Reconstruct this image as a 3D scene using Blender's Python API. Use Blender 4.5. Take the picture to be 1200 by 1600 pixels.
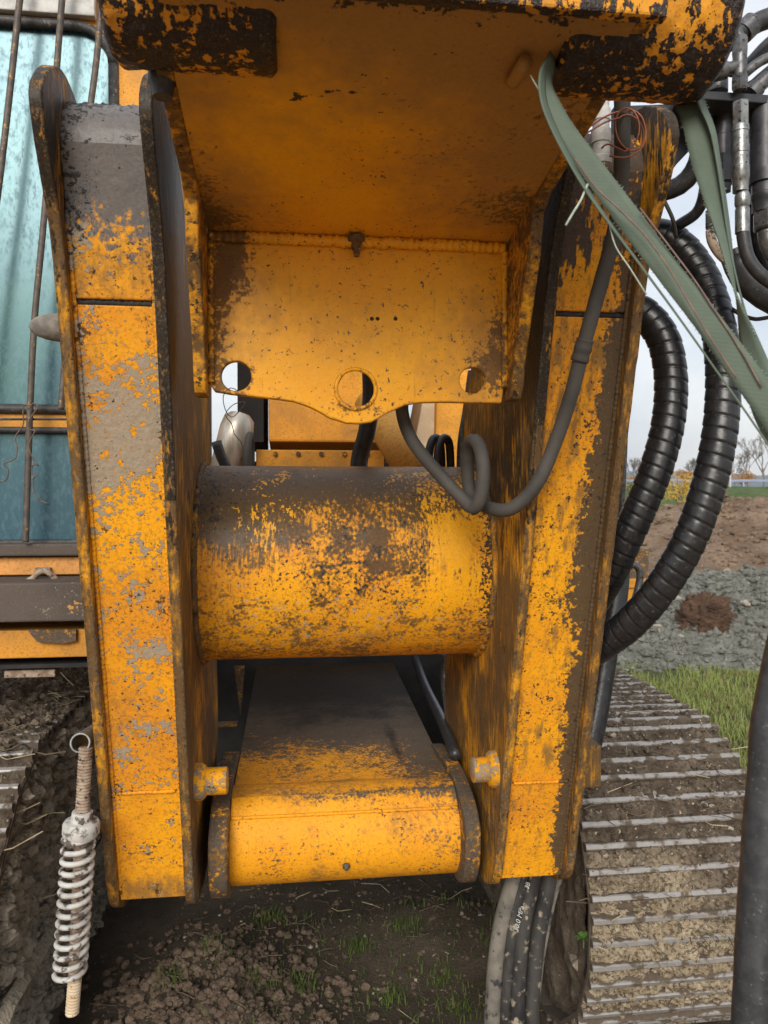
import bpy, bmesh, math, random
from mathutils import Vector, Matrix, noise as mnoise
from mathutils.geometry import tessellate_polygon
random.seed(11)
S = bpy.context.scene
for o in list(bpy.data.objects): bpy.data.objects.remove(o)
COL = S.collection
R = math.radians

# ---------------------------------------------------------------- camera
CAM_H = 1.6; FPX = 1200.0
PITCH = math.atan(25/1200)
cd = bpy.data.cameras.new('camera'); cam = bpy.data.objects.new('camera', cd); COL.objects.link(cam)
cd.sensor_fit = 'VERTICAL'; cd.sensor_height = 36.0; cd.lens = 36.0*FPX/1600.0
cd.clip_start = 0.02; cd.clip_end = 9000
cam.location = (0, 0, CAM_H); cam.rotation_euler = (R(90)-PITCH, 0, 0)
cd.dof.use_dof = True; cd.dof.focus_distance = 1.75; cd.dof.aperture_fstop = 9
S.camera = cam
S.cycles.max_bounces = 5; S.cycles.diffuse_bounces = 3; S.cycles.glossy_bounces = 3; S.cycles.volume_bounces = 0; S.cycles.caustics_reflective = False; S.cycles.caustics_refractive = False
S.render.resolution_x = 768; S.render.resolution_y = 1024

# ---------------------------------------------------------------- sky and sun
SUN_EL, SUN_AZ = 29.0, 190.0        # azimuth clockwise from +Y: behind the camera, a little to the left
w = bpy.data.worlds.new('World'); S.world = w; w.use_nodes = True
wn = w.node_tree; wn.nodes.clear()
def W(t, **k):
    n = wn.nodes.new(t)
    for a, b in k.items(): setattr(n, a, b)
    return n
wo = W('ShaderNodeOutputWorld'); wb = W('ShaderNodeBackground'); wb.inputs['Strength'].default_value = 0.1
sky = W('ShaderNodeTexSky', sky_type='NISHITA'); sky.sun_disc = False
sky.sun_elevation = R(SUN_EL); sky.sun_rotation = R(SUN_AZ); sky.air_density = 1.3; sky.dust_density = 2.5
tc = W('ShaderNodeTexCoord'); mp = W('ShaderNodeMapping'); mp.inputs['Scale'].default_value = (1, 1, 2.2)
nz = W('ShaderNodeTexNoise'); nz.inputs['Scale'].default_value = 2.6; nz.inputs['Detail'].default_value = 7; nz.inputs['Roughness'].default_value = .55
wn.links.new(tc.outputs['Generated'], mp.inputs['Vector']); wn.links.new(mp.outputs[0], nz.inputs['Vector'])
cr = W('ShaderNodeValToRGB')
cr.color_ramp.elements[0].position = .36; cr.color_ramp.elements[0].color = (3.05, 3.45, 4.05, 1)
cr.color_ramp.elements[1].position = .60; cr.color_ramp.elements[1].color = (5.0, 5.05, 5.15, 1)
wn.links.new(nz.outputs['Fac'], cr.inputs['Fac'])
mx = W('ShaderNodeMixRGB'); mx.inputs['Fac'].default_value = .86
wn.links.new(sky.outputs[0], mx.inputs[1]); wn.links.new(cr.outputs[0], mx.inputs[2])
wn.links.new(mx.outputs[0], wb.inputs['Color']); wn.links.new(wb.outputs[0], wo.inputs['Surface'])

sl = bpy.data.lights.new('sun', 'SUN'); so = bpy.data.objects.new('sun', sl); COL.objects.link(so)
sl.energy = 1.5; sl.angle = R(28); sl.color = (1, .95, .87)
a, e = R(SUN_AZ), R(SUN_EL)
sdir = Vector((math.sin(a)*math.cos(e), math.cos(a)*math.cos(e), math.sin(e)))
so.rotation_euler = sdir.to_track_quat('Z', 'Y').to_euler(); so.location = (0, -6, 8)
vs = S.view_settings
vs.view_transform = 'Standard'; vs.look = 'None'; vs.gamma = 1; vs.use_curve_mapping = False
vs.exposure = 1.08

# ---------------------------------------------------------------- frames: pixel rays and the machine's own axes
YAW = R(7); ORG = Vector((-.085, 1.9, 0))
RM = Matrix.Rotation(YAW, 3, 'Z'); RI = RM.transposed()
def ray(u, v):
    r = (u-600)/FPX; up = (800-v)/FPX
    return Vector((r, math.cos(PITCH)+math.sin(PITCH)*up, -math.sin(PITCH)+math.cos(PITCH)*up))
CAMW = Vector((0, 0, CAM_H)); CAML = RI @ (CAMW-ORG)
def WD(u, v, d):                      # world point at world depth d
    q = ray(u, v); return CAMW + q*(d/q.y)
def WZ(u, v, z):
    q = ray(u, v); return CAMW + q*((z-CAM_H)/q.z)
def toL(p): return RI @ (Vector(p)-ORG)
def LD(u, v, d): return toL(WD(u, v, d))
def hit(u, v, p0, n):
    q = RI @ ray(u, v); n = Vector(n)
    return CAML + q*((Vector(p0)-CAML).dot(n)/q.dot(n))
def LY(u, v, y): return hit(u, v, (0, y, 0), (0, 1, 0))
def LX(u, v, x): return hit(u, v, (x, 0, 0), (1, 0, 0))
def LZ(u, v, z): return hit(u, v, (0, 0, z), (0, 0, 1))
KL = .275
def yf(z): return -KL*(z-.58)
def LF(u, v, d=.025): return hit(u, v, (0, d, .58), (0, 1, KL))   # leaning face of the legs

# ---------------------------------------------------------------- mesh helpers
def link(name, me, mat, parent=None, smooth=False):
    o = bpy.data.objects.new(name, me); COL.objects.link(o)
    if mat is not None: me.materials.append(mat)
    if smooth:
        me.polygons.foreach_set('use_smooth', [True]*len(me.polygons))
    if parent is not None: o.parent = parent
    return o
class MB:
    def __init__(s): s.v = []; s.f = []
    def add(s, v, f):
        b = len(s.v); s.v += [tuple(p) for p in v]; s.f += [tuple(i+b for i in q) for q in f]; return s
    def box(s, a, b):
        (x0, y0, z0), (x1, y1, z1) = a, b
        x0, x1 = min(x0, x1), max(x0, x1); y0, y1 = min(y0, y1), max(y0, y1); z0, z1 = min(z0, z1), max(z0, z1)
        return s.add([(x0,y0,z0),(x1,y0,z0),(x1,y1,z0),(x0,y1,z0),(x0,y0,z1),(x1,y0,z1),(x1,y1,z1),(x0,y1,z1)],
                     [(3,2,1,0),(4,5,6,7),(0,1,5,4),(1,2,6,5),(2,3,7,6),(3,0,4,7)])
    def prism(s, pts, d0, d1, holes=(), axes='yz'):
        """outline pts (2D) in the plane `axes`, extruded along the remaining axis from d0 to d1"""
        other = [c for c in 'xyz' if c not in axes][0]
        def mk(p, d):
            r = {axes[0]: p[0], axes[1]: p[1], other: d}; return (r['x'], r['y'], r['z'])
        loops = [list(pts)]+[list(h) for h in holes]
        flat = [p for l in loops for p in l]; n = len(flat)
        if holes:
            bm = bmesh.new(); k0 = 0; ev = []
            for l in loops:
                vv = [bm.verts.new((p[0], p[1], 0)) for p in l]; ev += vv
                for i in range(len(vv)): bm.edges.new((vv[i], vv[(i+1) % len(vv)]))
            bm.verts.index_update(); bmesh.ops.triangle_fill(bm, use_beauty=True, use_dissolve=False, edges=bm.edges[:], normal=(0, 0, 1))
            tri = [tuple(v.index for v in f.verts) for f in bm.faces]; bm.free()
        else:
            tri = [tuple(range(len(flat)))]
        V = [mk(p, d0) for p in flat]+[mk(p, d1) for p in flat]
        F = [tuple(t) for t in tri]+[tuple(i+n for i in reversed(t)) for t in tri]
        k = 0
        for l in loops:
            m = len(l)
            for i in range(m):
                j = (i+1) % m; F.append((k+i, k+j, k+j+n, k+i+n))
            k += m
        return s.add(V, F)
    def tube(s, path, r, seg=12, caps=True, step=None, spline=True, rf=None, closed=False):
        P = [Vector(p) for p in path]
        if spline and len(P) > 2: P = catmull(P, step or max(.008, r*.8))
        elif step: P = resample(P, step)
        n = len(P); T = []
        for i in range(n):
            d = P[min(i+1, n-1)]-P[max(i-1, 0)]; T.append(d.normalized() if d.length > 0 else Vector((0,0,1)))
        up = Vector((0, 0, 1)) if abs(T[0].z) < .9 else Vector((1, 0, 0))
        N = (up-T[0]*up.dot(T[0])).normalized(); V = []; F = []; ss = 0
        for i in range(n):
            if i: ss += (P[i]-P[i-1]).length
            N = (N-T[i]*N.dot(T[i])).normalized(); B = T[i].cross(N)
            for k in range(seg):
                th = 2*math.pi*k/seg; rr = rf(ss, th) if rf else r
                V.append(P[i]+N*(math.cos(th)*rr)+B*(math.sin(th)*rr))
        for i in range(n-1):
            for k in range(seg):
                k2 = (k+1) % seg; F.append((i*seg+k, i*seg+k2, (i+1)*seg+k2, (i+1)*seg+k))
        if caps: F.append(tuple(range(seg-1, -1, -1))); F.append(tuple((n-1)*seg+k for k in range(seg)))
        return s.add(V, F)
    def lathe(s, p0, p1, prof, seg=24):
        """prof: list of (t along axis 0..1, radius); the ends are closed"""
        p0, p1 = Vector(p0), Vector(p1); ax = p1-p0; T = ax.normalized()
        up = Vector((0, 0, 1)) if abs(T.z) < .9 else Vector((1, 0, 0))
        N = (up-T*up.dot(T)).normalized(); B = T.cross(N); V = []; F = []
        for t, r in prof:
            for k in range(seg):
                th = 2*math.pi*k/seg; V.append(p0+ax*t+N*(math.cos(th)*r)+B*(math.sin(th)*r))
        m = len(prof)
        for i in range(m-1):
            for k in range(seg):
                k2 = (k+1) % seg; F.append((i*seg+k, i*seg+k2, (i+1)*seg+k2, (i+1)*seg+k))
        F.append(tuple(range(seg-1, -1, -1))); F.append(tuple((m-1)*seg+k for k in range(seg)))
        return s.add(V, F)
    def grid(s, nu, nv, fn, wrap=False):
        V = [fn(i/(nu-1), j/(nv-1)) for j in range(nv) for i in range(nu)]
        F = [(j*nu+i, j*nu+i+1, (j+1)*nu+i+1, (j+1)*nu+i) for j in range(nv-1) for i in range(nu-1)]
        return s.add(V, F)
    def mesh(s, name):
        me = bpy.data.meshes.new(name); me.from_pydata(s.v, [], s.f); me.update(); return me
    def build(s, name, mat, parent=None, smooth=False, bevel=0, seg=2, recalc=True, angle=35, autosmooth=False):
        me = s.mesh(name)
        if recalc:
            bm = bmesh.new(); bm.from_mesh(me); bmesh.ops.recalc_face_normals(bm, faces=bm.faces); bm.to_mesh(me); bm.free()
        o = link(name, me, mat, parent, smooth)
        if autosmooth:
            me.polygons.foreach_set('use_smooth', [True]*len(me.polygons)); me.set_sharp_from_angle(angle=R(angle))
        if bevel:
            m = o.modifiers.new('bevel', 'BEVEL'); m.width = bevel; m.segments = seg; m.limit_method = 'ANGLE'; m.angle_limit = R(angle)
        return o
def catmull(P, step):
    out = []
    Q = [P[0]*2-P[1]]+P+[P[-1]*2-P[-2]]
    for i in range(1, len(Q)-2):
        a, b, c, d = Q[i-1], Q[i], Q[i+1], Q[i+2]
        m = max(2, int((c-b).length/step))
        for k in range(m):
            t = k/m; t2 = t*t; t3 = t2*t
            out.append(.5*((2*b)+(c-a)*t+(2*a-5*b+4*c-d)*t2+(3*b-a-3*c+d)*t3))
    out.append(P[-1]); return out
def resample(P, step):
    out = []
    for a, b in zip(P, P[1:]):
        m = max(1, int((b-a).length/step))
        out += [a.lerp(b, k/m) for k in range(m)]
    out.append(P[-1]); return out
def wobble(pts, step=.02, amp=.0015, seed=0, closed=True):
    out = []; n = len(pts)
    for i in range(n if closed else n-1):
        a = Vector(pts[i]); b = Vector(pts[(i+1) % n]); m = max(1, int((b-a).length/step)); d = (b-a).normalized(); nn = Vector((-d.y, d.x))
        for k in range(m):
            p = a.lerp(b, k/m); q = mnoise.noise(Vector((p.x*23+seed, p.y*23, seed*3.1)))+.6*mnoise.noise(Vector((p.x*70+seed, p.y*70, 5)))
            out.append(tuple(p+nn*q*amp))
    return out
def smooth2d(pts, n=4):
    P = [Vector((p[0], p[1], 0)) for p in pts]; N = len(P); out = []
    for i in range(N):
        a, b, c, d = P[i-1], P[i], P[(i+1) % N], P[(i+2) % N]
        for k in range(n):
            t = k/n; q = .5*((2*b)+(c-a)*t+(2*a-5*b+4*c-d)*t*t+(3*b-a-3*c+d)*t*t*t); out.append((q.x, q.y))
    return out
def circle(cx, cy, r, n=32): return [(cx+r*math.cos(2*math.pi*k/n), cy+r*math.sin(2*math.pi*k/n)) for k in range(n)]
def displace(o, fn):
    """move vertices by fn(co) -> offset vector (object space)"""
    me = o.data
    for v in me.vertices: v.co += fn(v.co)
    me.update()
def fbm(p, oct=4):
    s = 0; a = 1; q = Vector(p)
    for _ in range(oct): s += a*mnoise.noise(q); a *= .5; q = q*2.03
    return s
def thing(name, label, cat, loc=(0,0,0), rotz=0, group=None):
    o = bpy.data.objects.new(name, None); COL.objects.link(o); o.empty_display_size = .1
    o.location = loc; o.rotation_euler = (0, 0, rotz); tag(o, label, cat, group); return o
def tag(o, label, cat, group=None):
    o['label'] = label; o['category'] = cat
    if group: o['group'] = group
    return o
def kind(o, k, label=None):
    o['kind'] = k
    if label: o['label'] = label
    return o

# ---------------------------------------------------------------- material helpers
class Mat:
    def __init__(s, name, base=(.5,.5,.5), rough=.6, metal=0, spec=.5):
        s.m = bpy.data.materials.new(name); s.m.use_nodes = True; s.t = s.m.node_tree; s.N = s.t.nodes; s.N.clear()
        s.out = s.N.new('ShaderNodeOutputMaterial'); s.b = s.N.new('ShaderNodeBsdfPrincipled')
        s.t.links.new(s.b.outputs[0], s.out.inputs['Surface'])
        s.b.inputs['Base Color'].default_value = (*base, 1); s.b.inputs['Roughness'].default_value = rough
        s.b.inputs['Metallic'].default_value = metal; s.b.inputs['Specular IOR Level'].default_value = spec
        s._p = None
    def set(s, sock, val):
        if hasattr(val, 'links') or isinstance(val, bpy.types.NodeSocket): s.t.links.new(val, sock)
        elif isinstance(val, (tuple, list)):
            sock.default_value = (*val, 1) if len(val) == 3 and len(sock.default_value) == 4 else val
        else: sock.default_value = val
    @property
    def P(s):
        if s._p is None: s._p = s.N.new('ShaderNodeTexCoord').outputs['Object']
        return s._p
    def math(s, op, a, b=0.0, clamp=False):
        n = s.N.new('ShaderNodeMath'); n.operation = op; n.use_clamp = clamp; s.set(n.inputs[0], a); s.set(n.inputs[1], b); return n.outputs[0]
    def vmath(s, op, a, b=(0,0,0)):
        n = s.N.new('ShaderNodeVectorMath'); n.operation = op; s.set(n.inputs[0], a)
        if op == 'SCALE': s.set(n.inputs['Scale'], b)
        else: s.set(n.inputs[1], b)
        return n.outputs['Value'] if op in ('LENGTH', 'DOT_PRODUCT') else n.outputs['Vector']
    def noise(s, scale, detail=4, rough=.55, vec=None, stretch=None, dist=0, color=False):
        n = s.N.new('ShaderNodeTexNoise'); v = vec or s.P
        if stretch: v = s.vmath('MULTIPLY', v, stretch)
        s.set(n.inputs['Vector'], v); n.inputs['Scale'].default_value = scale; n.inputs['Detail'].default_value = detail
        n.inputs['Roughness'].default_value = rough; n.inputs['Distortion'].default_value = dist
        return n.outputs['Color' if color else 'Fac']
    def voro(s, scale, vec=None, feature='F1'):
        n = s.N.new('ShaderNodeTexVoronoi'); n.feature = feature; s.set(n.inputs['Vector'], vec or s.P); n.inputs['Scale'].default_value = scale
        return n.outputs['Distance']
    def sstep(s, x, lo, hi):
        n = s.N.new('ShaderNodeMapRange'); n.interpolation_type = 'SMOOTHSTEP'; s.set(n.inputs[0], x)
        n.inputs[1].default_value = lo; n.inputs[2].default_value = hi; return n.outputs[0]
    def mix(s, f, a, b):
        n = s.N.new('ShaderNodeMixRGB'); s.set(n.inputs[0], f); s.set(n.inputs[1], a); s.set(n.inputs[2], b); return n.outputs[0]
    def mixf(s, f, a, b):
        n = s.N.new('ShaderNodeMix'); n.data_type = 'FLOAT'; s.set(n.inputs[0], f); s.set(n.inputs[2], a); s.set(n.inputs[3], b); return n.outputs[0]
    def attr(s, name):
        n = s.N.new('ShaderNodeAttribute'); n.attribute_name = name; return n.outputs['Fac']
    def sep(s, axis, vec=None):
        n = s.N.new('ShaderNodeSeparateXYZ'); s.set(n.inputs[0], vec or s.P); return n.outputs[axis]
    def blob(s, c, r, vec):
        d = s.vmath('SUBTRACT', vec, tuple(c)); d = s.vmath('MULTIPLY', d, tuple(1/max(1e-4, q) for q in r))
        return s.math('SUBTRACT', 1.0, s.vmath('LENGTH', d), clamp=True)
    def bump(s, h, strength=.5, dist=.004, normal=None):
        n = s.N.new('ShaderNodeBump'); n.inputs['Strength'].default_value = strength; n.inputs['Distance'].default_value = dist
        s.set(n.inputs['Height'], h)
        if normal is not None: s.set(n.inputs['Normal'], normal)
        s.t.links.new(n.outputs[0], s.b.inputs['Normal']); return n.outputs[0]
    def edge(s, radius):
        bv = s.N.new('ShaderNodeBevel'); bv.samples = 3; bv.inputs['Radius'].default_value = radius
        g = s.N.new('ShaderNodeNewGeometry')
        d = s.vmath('DOT_PRODUCT', bv.outputs[0], g.outputs['Normal']); return s.math('SUBTRACT', 1.0, d)
    def color(s, c): s.set(s.b.inputs['Base Color'], c)
    def rough(s, r): s.set(s.b.inputs['Roughness'], r)

YEL = (.80, .35, .006); GRIME = (.028, .021, .015); BROWN = (.115, .068, .028); MUD = (.30, .252, .188); STEEL = (.10, .10, .10); BLACK = (.012, .012, .014)
def worn(name, layers, base=YEL, base2=None, rough=.6, dust=.16, micro=1.0, edge=0, edge_col=(.06,.05,.04), edge_n=60, edge_k=2.2, edge_col2=(.12, .098, .072), chips=.64, chip_col=(.05,.035,.022), fine=.42, bumpd=.003, warp=.03):
    """paint with layers of dirt, some with shade painted in; layer = dict(col, blobs=[(c, r, w)], bias, n=[(scale, amp, stretch)], lo, hi, op, rough, h)"""
    M = Mat(name, base, rough)
    nv = M.noise(9, 3, color=True); nv = M.vmath('SUBTRACT', nv, (.5,.5,.5)); PW = M.vmath('ADD', M.P, M.vmath('SCALE', nv, warp))
    big = M.noise(3.1, 5, .6)
    b2 = base2 or tuple(c*.72 for c in base)
    col = M.mix(M.sstep(big, .38, .66), base, b2)
    rg = rough; height = None
    f = M.noise(130, 4, .65)
    col = M.mix(M.math('MULTIPLY', M.sstep(f, .48, .66), fine), col, (.10, .06, .025))
    if chips:
        cn = M.noise(110, 3, .6); ck = M.sstep(M.math('ADD', cn, M.math('MULTIPLY', big, .35)), chips+.25, chips+.29)
        col = M.mix(ck, col, chip_col)
    for L in layers:
        fld = None
        for sc, am, st in L.get('n', [(14, 1.0, None), (70, .5, None)]):
            q = M.math('MULTIPLY', M.math('SUBTRACT', M.noise(sc, 3.5, .62, stretch=st), .5), am*2.3)
            fld = q if fld is None else M.math('ADD', fld, q)
        fld = M.math('ADD', fld, L.get('bias', 0))
        for c, r, wgt in L.get('blobs', []):
            fld = M.math('ADD', fld, M.math('MULTIPLY', M.blob(c, r, PW), wgt))
        mk = M.sstep(fld, L.get('lo', .45), L.get('hi', .6)); mk = M.math('MULTIPLY', mk, L.get('op', 1))
        c2 = L['col']; c3 = M.mix(f, tuple(q*.65 for q in c2), tuple(min(1, q*1.35) for q in c2))
        col = M.mix(mk, col, c3); rg = M.mixf(mk, rg, L.get('rough', .85))
        if abs(L.get('h', .1)) >= .3:
            hh = M.math('MULTIPLY', mk, M.math('MULTIPLY', M.math('ADD', M.noise(55, 4, .65), .25), L.get('h', .1)*1.6)); height = hh if height is None else M.math('ADD', height, hh)
    if edge:
        ed = M.edge(edge); en = M.noise(edge_n, 4, .65)
        ek = M.sstep(M.math('ADD', M.math('MULTIPLY', ed, edge_k), M.math('MULTIPLY', M.math('SUBTRACT', en, .5), 1.9)), .22, .36)
        col = M.mix(ek, col, M.mix(M.sstep(M.noise(140, 3, .6), .50, .60), edge_col, edge_col2)); rg = M.mixf(ek, rg, .8)
    if dust:
        dn = M.noise(240, 2, .7); dm = M.math('MULTIPLY', M.sstep(M.math('ADD', dn, M.math('MULTIPLY', big, .25)), .66, .82), dust)
        col = M.mix(dm, col, (.34, .26, .165))
        sc_ = M.noise(150, 2, .5, stretch=(1, 1, .05), dist=.6); col = M.mix(M.math('MULTIPLY', M.sstep(sc_, .69, .77), .22), col, (.09, .055, .028))
    M.color(col); M.rough(rg); M.b.inputs['Specular IOR Level'].default_value = .26
    ht = M.math('ADD', M.math('MULTIPLY', f, .34*micro), M.math('MULTIPLY', M.noise(26, 2, .5), .9*micro))
    if height is not None: ht = M.math('ADD', ht, height)
    M.bump(ht, .75, bumpd)
    return M.m
def simple(name, c1, c2, scale=30, rough=.7, metal=0, bumpd=.002, bs=.5, lo=.35, hi=.65, stretch=None, spec=.5, detail=5, c3=None, s3=120, lo3=.6, hi3=.66):
    M = Mat(name, c1, rough, metal, spec); n = M.noise(scale, detail, .6, stretch=stretch); col = M.mix(M.sstep(n, lo, hi), c1, c2)
    h = n
    if c3 is not None:
        n3 = M.noise(s3, 4, .6); col = M.mix(M.sstep(n3, lo3, hi3), col, c3); h = M.math('ADD', h, M.math('MULTIPLY', n3, .4))
    M.color(col); M.bump(h, bs, bumpd); return M.m

# ================================================================= materials
def B(p, r, wgt): return (tuple(p), r, wgt)
ST = (6, 6, .45)                          # vertical streaks
FILM = dict(col=(.30, .155, .045), n=[(4, 1.0, None), (22, .35, None)], bias=.22, lo=-.1, hi=.9, op=.7, rough=.6, h=0)
SPECK = dict(col=(.045, .03, .018), n=[(120, 1.5, None), (10, 1.0, None)], bias=-.20, lo=.32, hi=.50, op=.9, rough=.7, h=0)
m_leg_l = worn('paint_left_leg', [
    dict(col=(.16, .088, .03), n=[(6, 1.0, None), (60, .6, (1, 1, .35))], bias=.0, lo=.0, hi=.9, op=.75, rough=.75, h=0,
         blobs=[B(LF(190, 400), (.25, .3, .30), .35), B(LF(125, 1000), (.06, .4, .9), .75), B(LF(240, 1385), (.3, .3, .07), .7)]),
    SPECK,
    dict(col=GRIME, n=[(22, 1.0, (1, 1, .35)), (90, .8, None)], bias=-.30, lo=.22, hi=.48, op=.92, rough=.6, h=0,
         blobs=[B(LF(122, 500), (.05, .3, .4), .6), B(LF(120, 900), (.032, .5, 1.2), .8), B(LF(146, 1250), (.03, .5, .5), .7), B(LF(250, 800), (.034, .4, 1.4), .5), B(LF(200, 330), (.25, .3, .12), .3), B(LF(200, 1392), (.2, .3, .05), .55)]),
    dict(col=MUD, n=[(20, 1.0, None), (75, 1.0, None)], bias=-.19, lo=.30, hi=.36, op=.95, rough=.95, h=.9,
         blobs=[B(LF(165, 660), (.13, .5, .22), .85), B(LF(235, 620), (.06, .4, .16), .5), B(LF(120, 380), (.06, .4, .2), .85), B(LF(200, 800), (.16, .5, .3), .35), B(LF(205, 1040), (.16, .5, .35), .30), B(LF(258, 1015), (.045, .3, .05), .7),
                B(LF(128, 850), (.045, .4, .45), .5), B(LF(225, 1180), (.16, .5, .2), .22)]),
    dict(col=(.115, .115, .118), n=[(18, .45, (1, 1, .4)), (80, .4, None)], bias=0, lo=.24, hi=.44, op=.97, rough=.38, h=0,
         blobs=[B((-.48, -.40, 2.30), (.3, .3, .30), 1.15)]),
    dict(col=(.02, .02, .022), n=[(40, .8, None), (110, .8, None)], bias=-.15, lo=.30, hi=.44, op=.92, rough=.55, h=.5,
         blobs=[B((-.48, -.28, 2.38), (.4, .3, .13), .95), B((-.55, -.4, 2.2), (.05, .4, .3), .5)]),
    ], bumpd=.0035, base2=(.66, .25, .010), chips=.60)
m_leg_r = worn('paint_right_leg', [
    dict(col=(.17, .095, .03), n=[(7, .9, None), (55, 1.3, (1, 1, .05))], bias=.02, lo=.0, hi=.75, op=.8, rough=.7, h=0,
         blobs=[B(LF(900, 560), (.2, .5, .5), .35)]),
    dict(col=(.062, .045, .028), n=[(12, .8, None), (75, 1.0, None)], bias=-.30, lo=.26, hi=.46, op=.95, rough=.7, h=0,
         blobs=[B(LF(952, 940), (.13, .9, 1.0), 1.5), B(LF(905, 1270), (.085, .9, .6), 1.8), B(LF(968, 640), (.075, .9, .7), 1.1), B(LF(812, 1000), (.026, .6, .7), .75), B(LF(850, 900), (.2, .5, .22), .30), B(LF(810, 1150), (.08, .5, .08), .35)]),
    dict(col=GRIME, n=[(95, 1.5, None), (30, .7, None)], bias=-.34, lo=.30, hi=.38, op=.95, rough=.6, h=0,
         blobs=[B(LF(890, 760), (.2, .5, .4), .28), B(LF(850, 1130), (.16, .5, .2), .3), B(LF(840, 1270), (.14, .5, .1), .26)]),
    dict(col=(.032, .032, .034), n=[(60, 1.0, (1, 1, .12)), (25, .7, None)], bias=-.25, lo=.26, hi=.46, op=.94, rough=.5, h=.3,
         blobs=[B((.47, -.43, 2.30), (.4, .4, .34), 1.15), B(LF(875, 420), (.07, .4, .35), .5)]),
    SPECK], bumpd=.0035, base2=(.66, .245, .010), chips=.575)
m_plate = worn('paint_leg_plates', [
    dict(col=(.098, .058, .025), n=[(5, .9, None), (60, .8, (1.5, 1.5, .18))], bias=.62, lo=.0, hi=.75, op=.95, rough=.65, h=0),
    dict(col=(.014, .012, .010), n=[(10, .9, (1, 1, .45)), (80, .7, (1.4, 1.4, .22))], bias=-.12, lo=.28, hi=.48, op=.95, rough=.5, h=0,
         blobs=[B((-.37, -.30, 2.15), (.1, .8, 1.0), 1.1), B((.37, -.30, 2.15), (.1, .8, 1.0), 1.15), B((-.58, -.4, 2.3), (.06, .5, .55), .95), B((.57, -.42, 2.32), (.06, .5, .22), .8)]),
    dict(col=(.17, .145, .108), n=[(30, 1.0, None), (110, 1.0, None)], bias=-.34, lo=.28, hi=.42, op=.85, rough=.95, h=.4,
         blobs=[B((-.58, 0, .95), (.08, .7, 1.4), .5), B((.57, 0, .75), (.08, .7, .6), .4), B((.37, 0, .8), (.08, .7, .7), .45), B((-.38, 0, .62), (.08, .6, .35), .75)]),
    ], edge=.014, edge_n=95, edge_k=2.6, edge_col=(.020, .016, .013), edge_col2=(.10, .085, .066), bumpd=.0035, chips=.60)
m_tube = worn('paint_cross_tube', [
    dict(col=(.20, .105, .025), n=[(7, 1.0, None), (60, .6, None)], bias=.0, lo=.0, hi=.85, op=.75, rough=.6, h=0),
    dict(col=(.050, .033, .018), n=[(6, 1.2, None), (15, .9, None), (120, .9, None)], bias=-.34, lo=.08, hi=.62, op=.9, rough=.62, h=0,
         blobs=[B((.0, .0, 1.46), (.6, .4, .34), .66), B((-.25, .0, 1.62), (.4, .4, .3), .4)]),
    dict(col=(.078, .048, .022), n=[(8, .6, None), (26, .9, (5, 5, .35))], bias=-.18, lo=.12, hi=.62, op=.97, rough=.40, h=0,
         blobs=[B((-.12, .05, 1.76), (.9, .5, .36), 1.6), B((-.3, 0, 1.52), (.16, .3, .18), .6)]),
    dict(col=(.016, .014, .012), n=[(120, 1.5, None), (26, .9, None)], bias=-.34, lo=.28, hi=.38, op=.95, rough=.55, h=0,
         blobs=[B((.0, -.08, 1.42), (.34, .4, .2), .40), B((.350, 0, 1.45), (.05, .4, .36), .9), B((-.33, 0, 1.60), (.08, .4, .14), .55)]),
    dict(col=(.36, .33, .26), n=[(45, 1.0, None), (140, 1.1, None)], bias=-.40, lo=.28, hi=.46, op=.75, rough=.95, h=0,
         blobs=[B((-.05, -.05, 1.25), (.7, .4, .2), .55)]),
    dict(col=YEL, n=[(30, 1.0, (4, 4, .25)), (10, .8, (2, 2, .6))], bias=-.36, lo=.28, hi=.36, op=.95, rough=.45, h=0,
         blobs=[B((.26, 0, 1.50), (.13, .4, .30), 1.05), B((-.21, 0, 1.54), (.13, .4, .22), .68), B((.05, 0, 1.33), (.3, .4, .06), .25), B((-.1, .0, 1.66), (.16, .4, .07), .4), B((.14, .0, 1.655), (.12, .4, .05), .6)]),
    dict(col=(.10, .062, .026), n=[(5, 1.0, None), (40, .8, None), (130, .8, None)], bias=-.06, lo=.1, hi=.7, op=.85, rough=.7, h=0, blobs=[B((0, 0, 1.2), (.9, .5, .16), .5)])], bumpd=.0025, base2=(.66, .245, .010), chips=.6, fine=.4)
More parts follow.
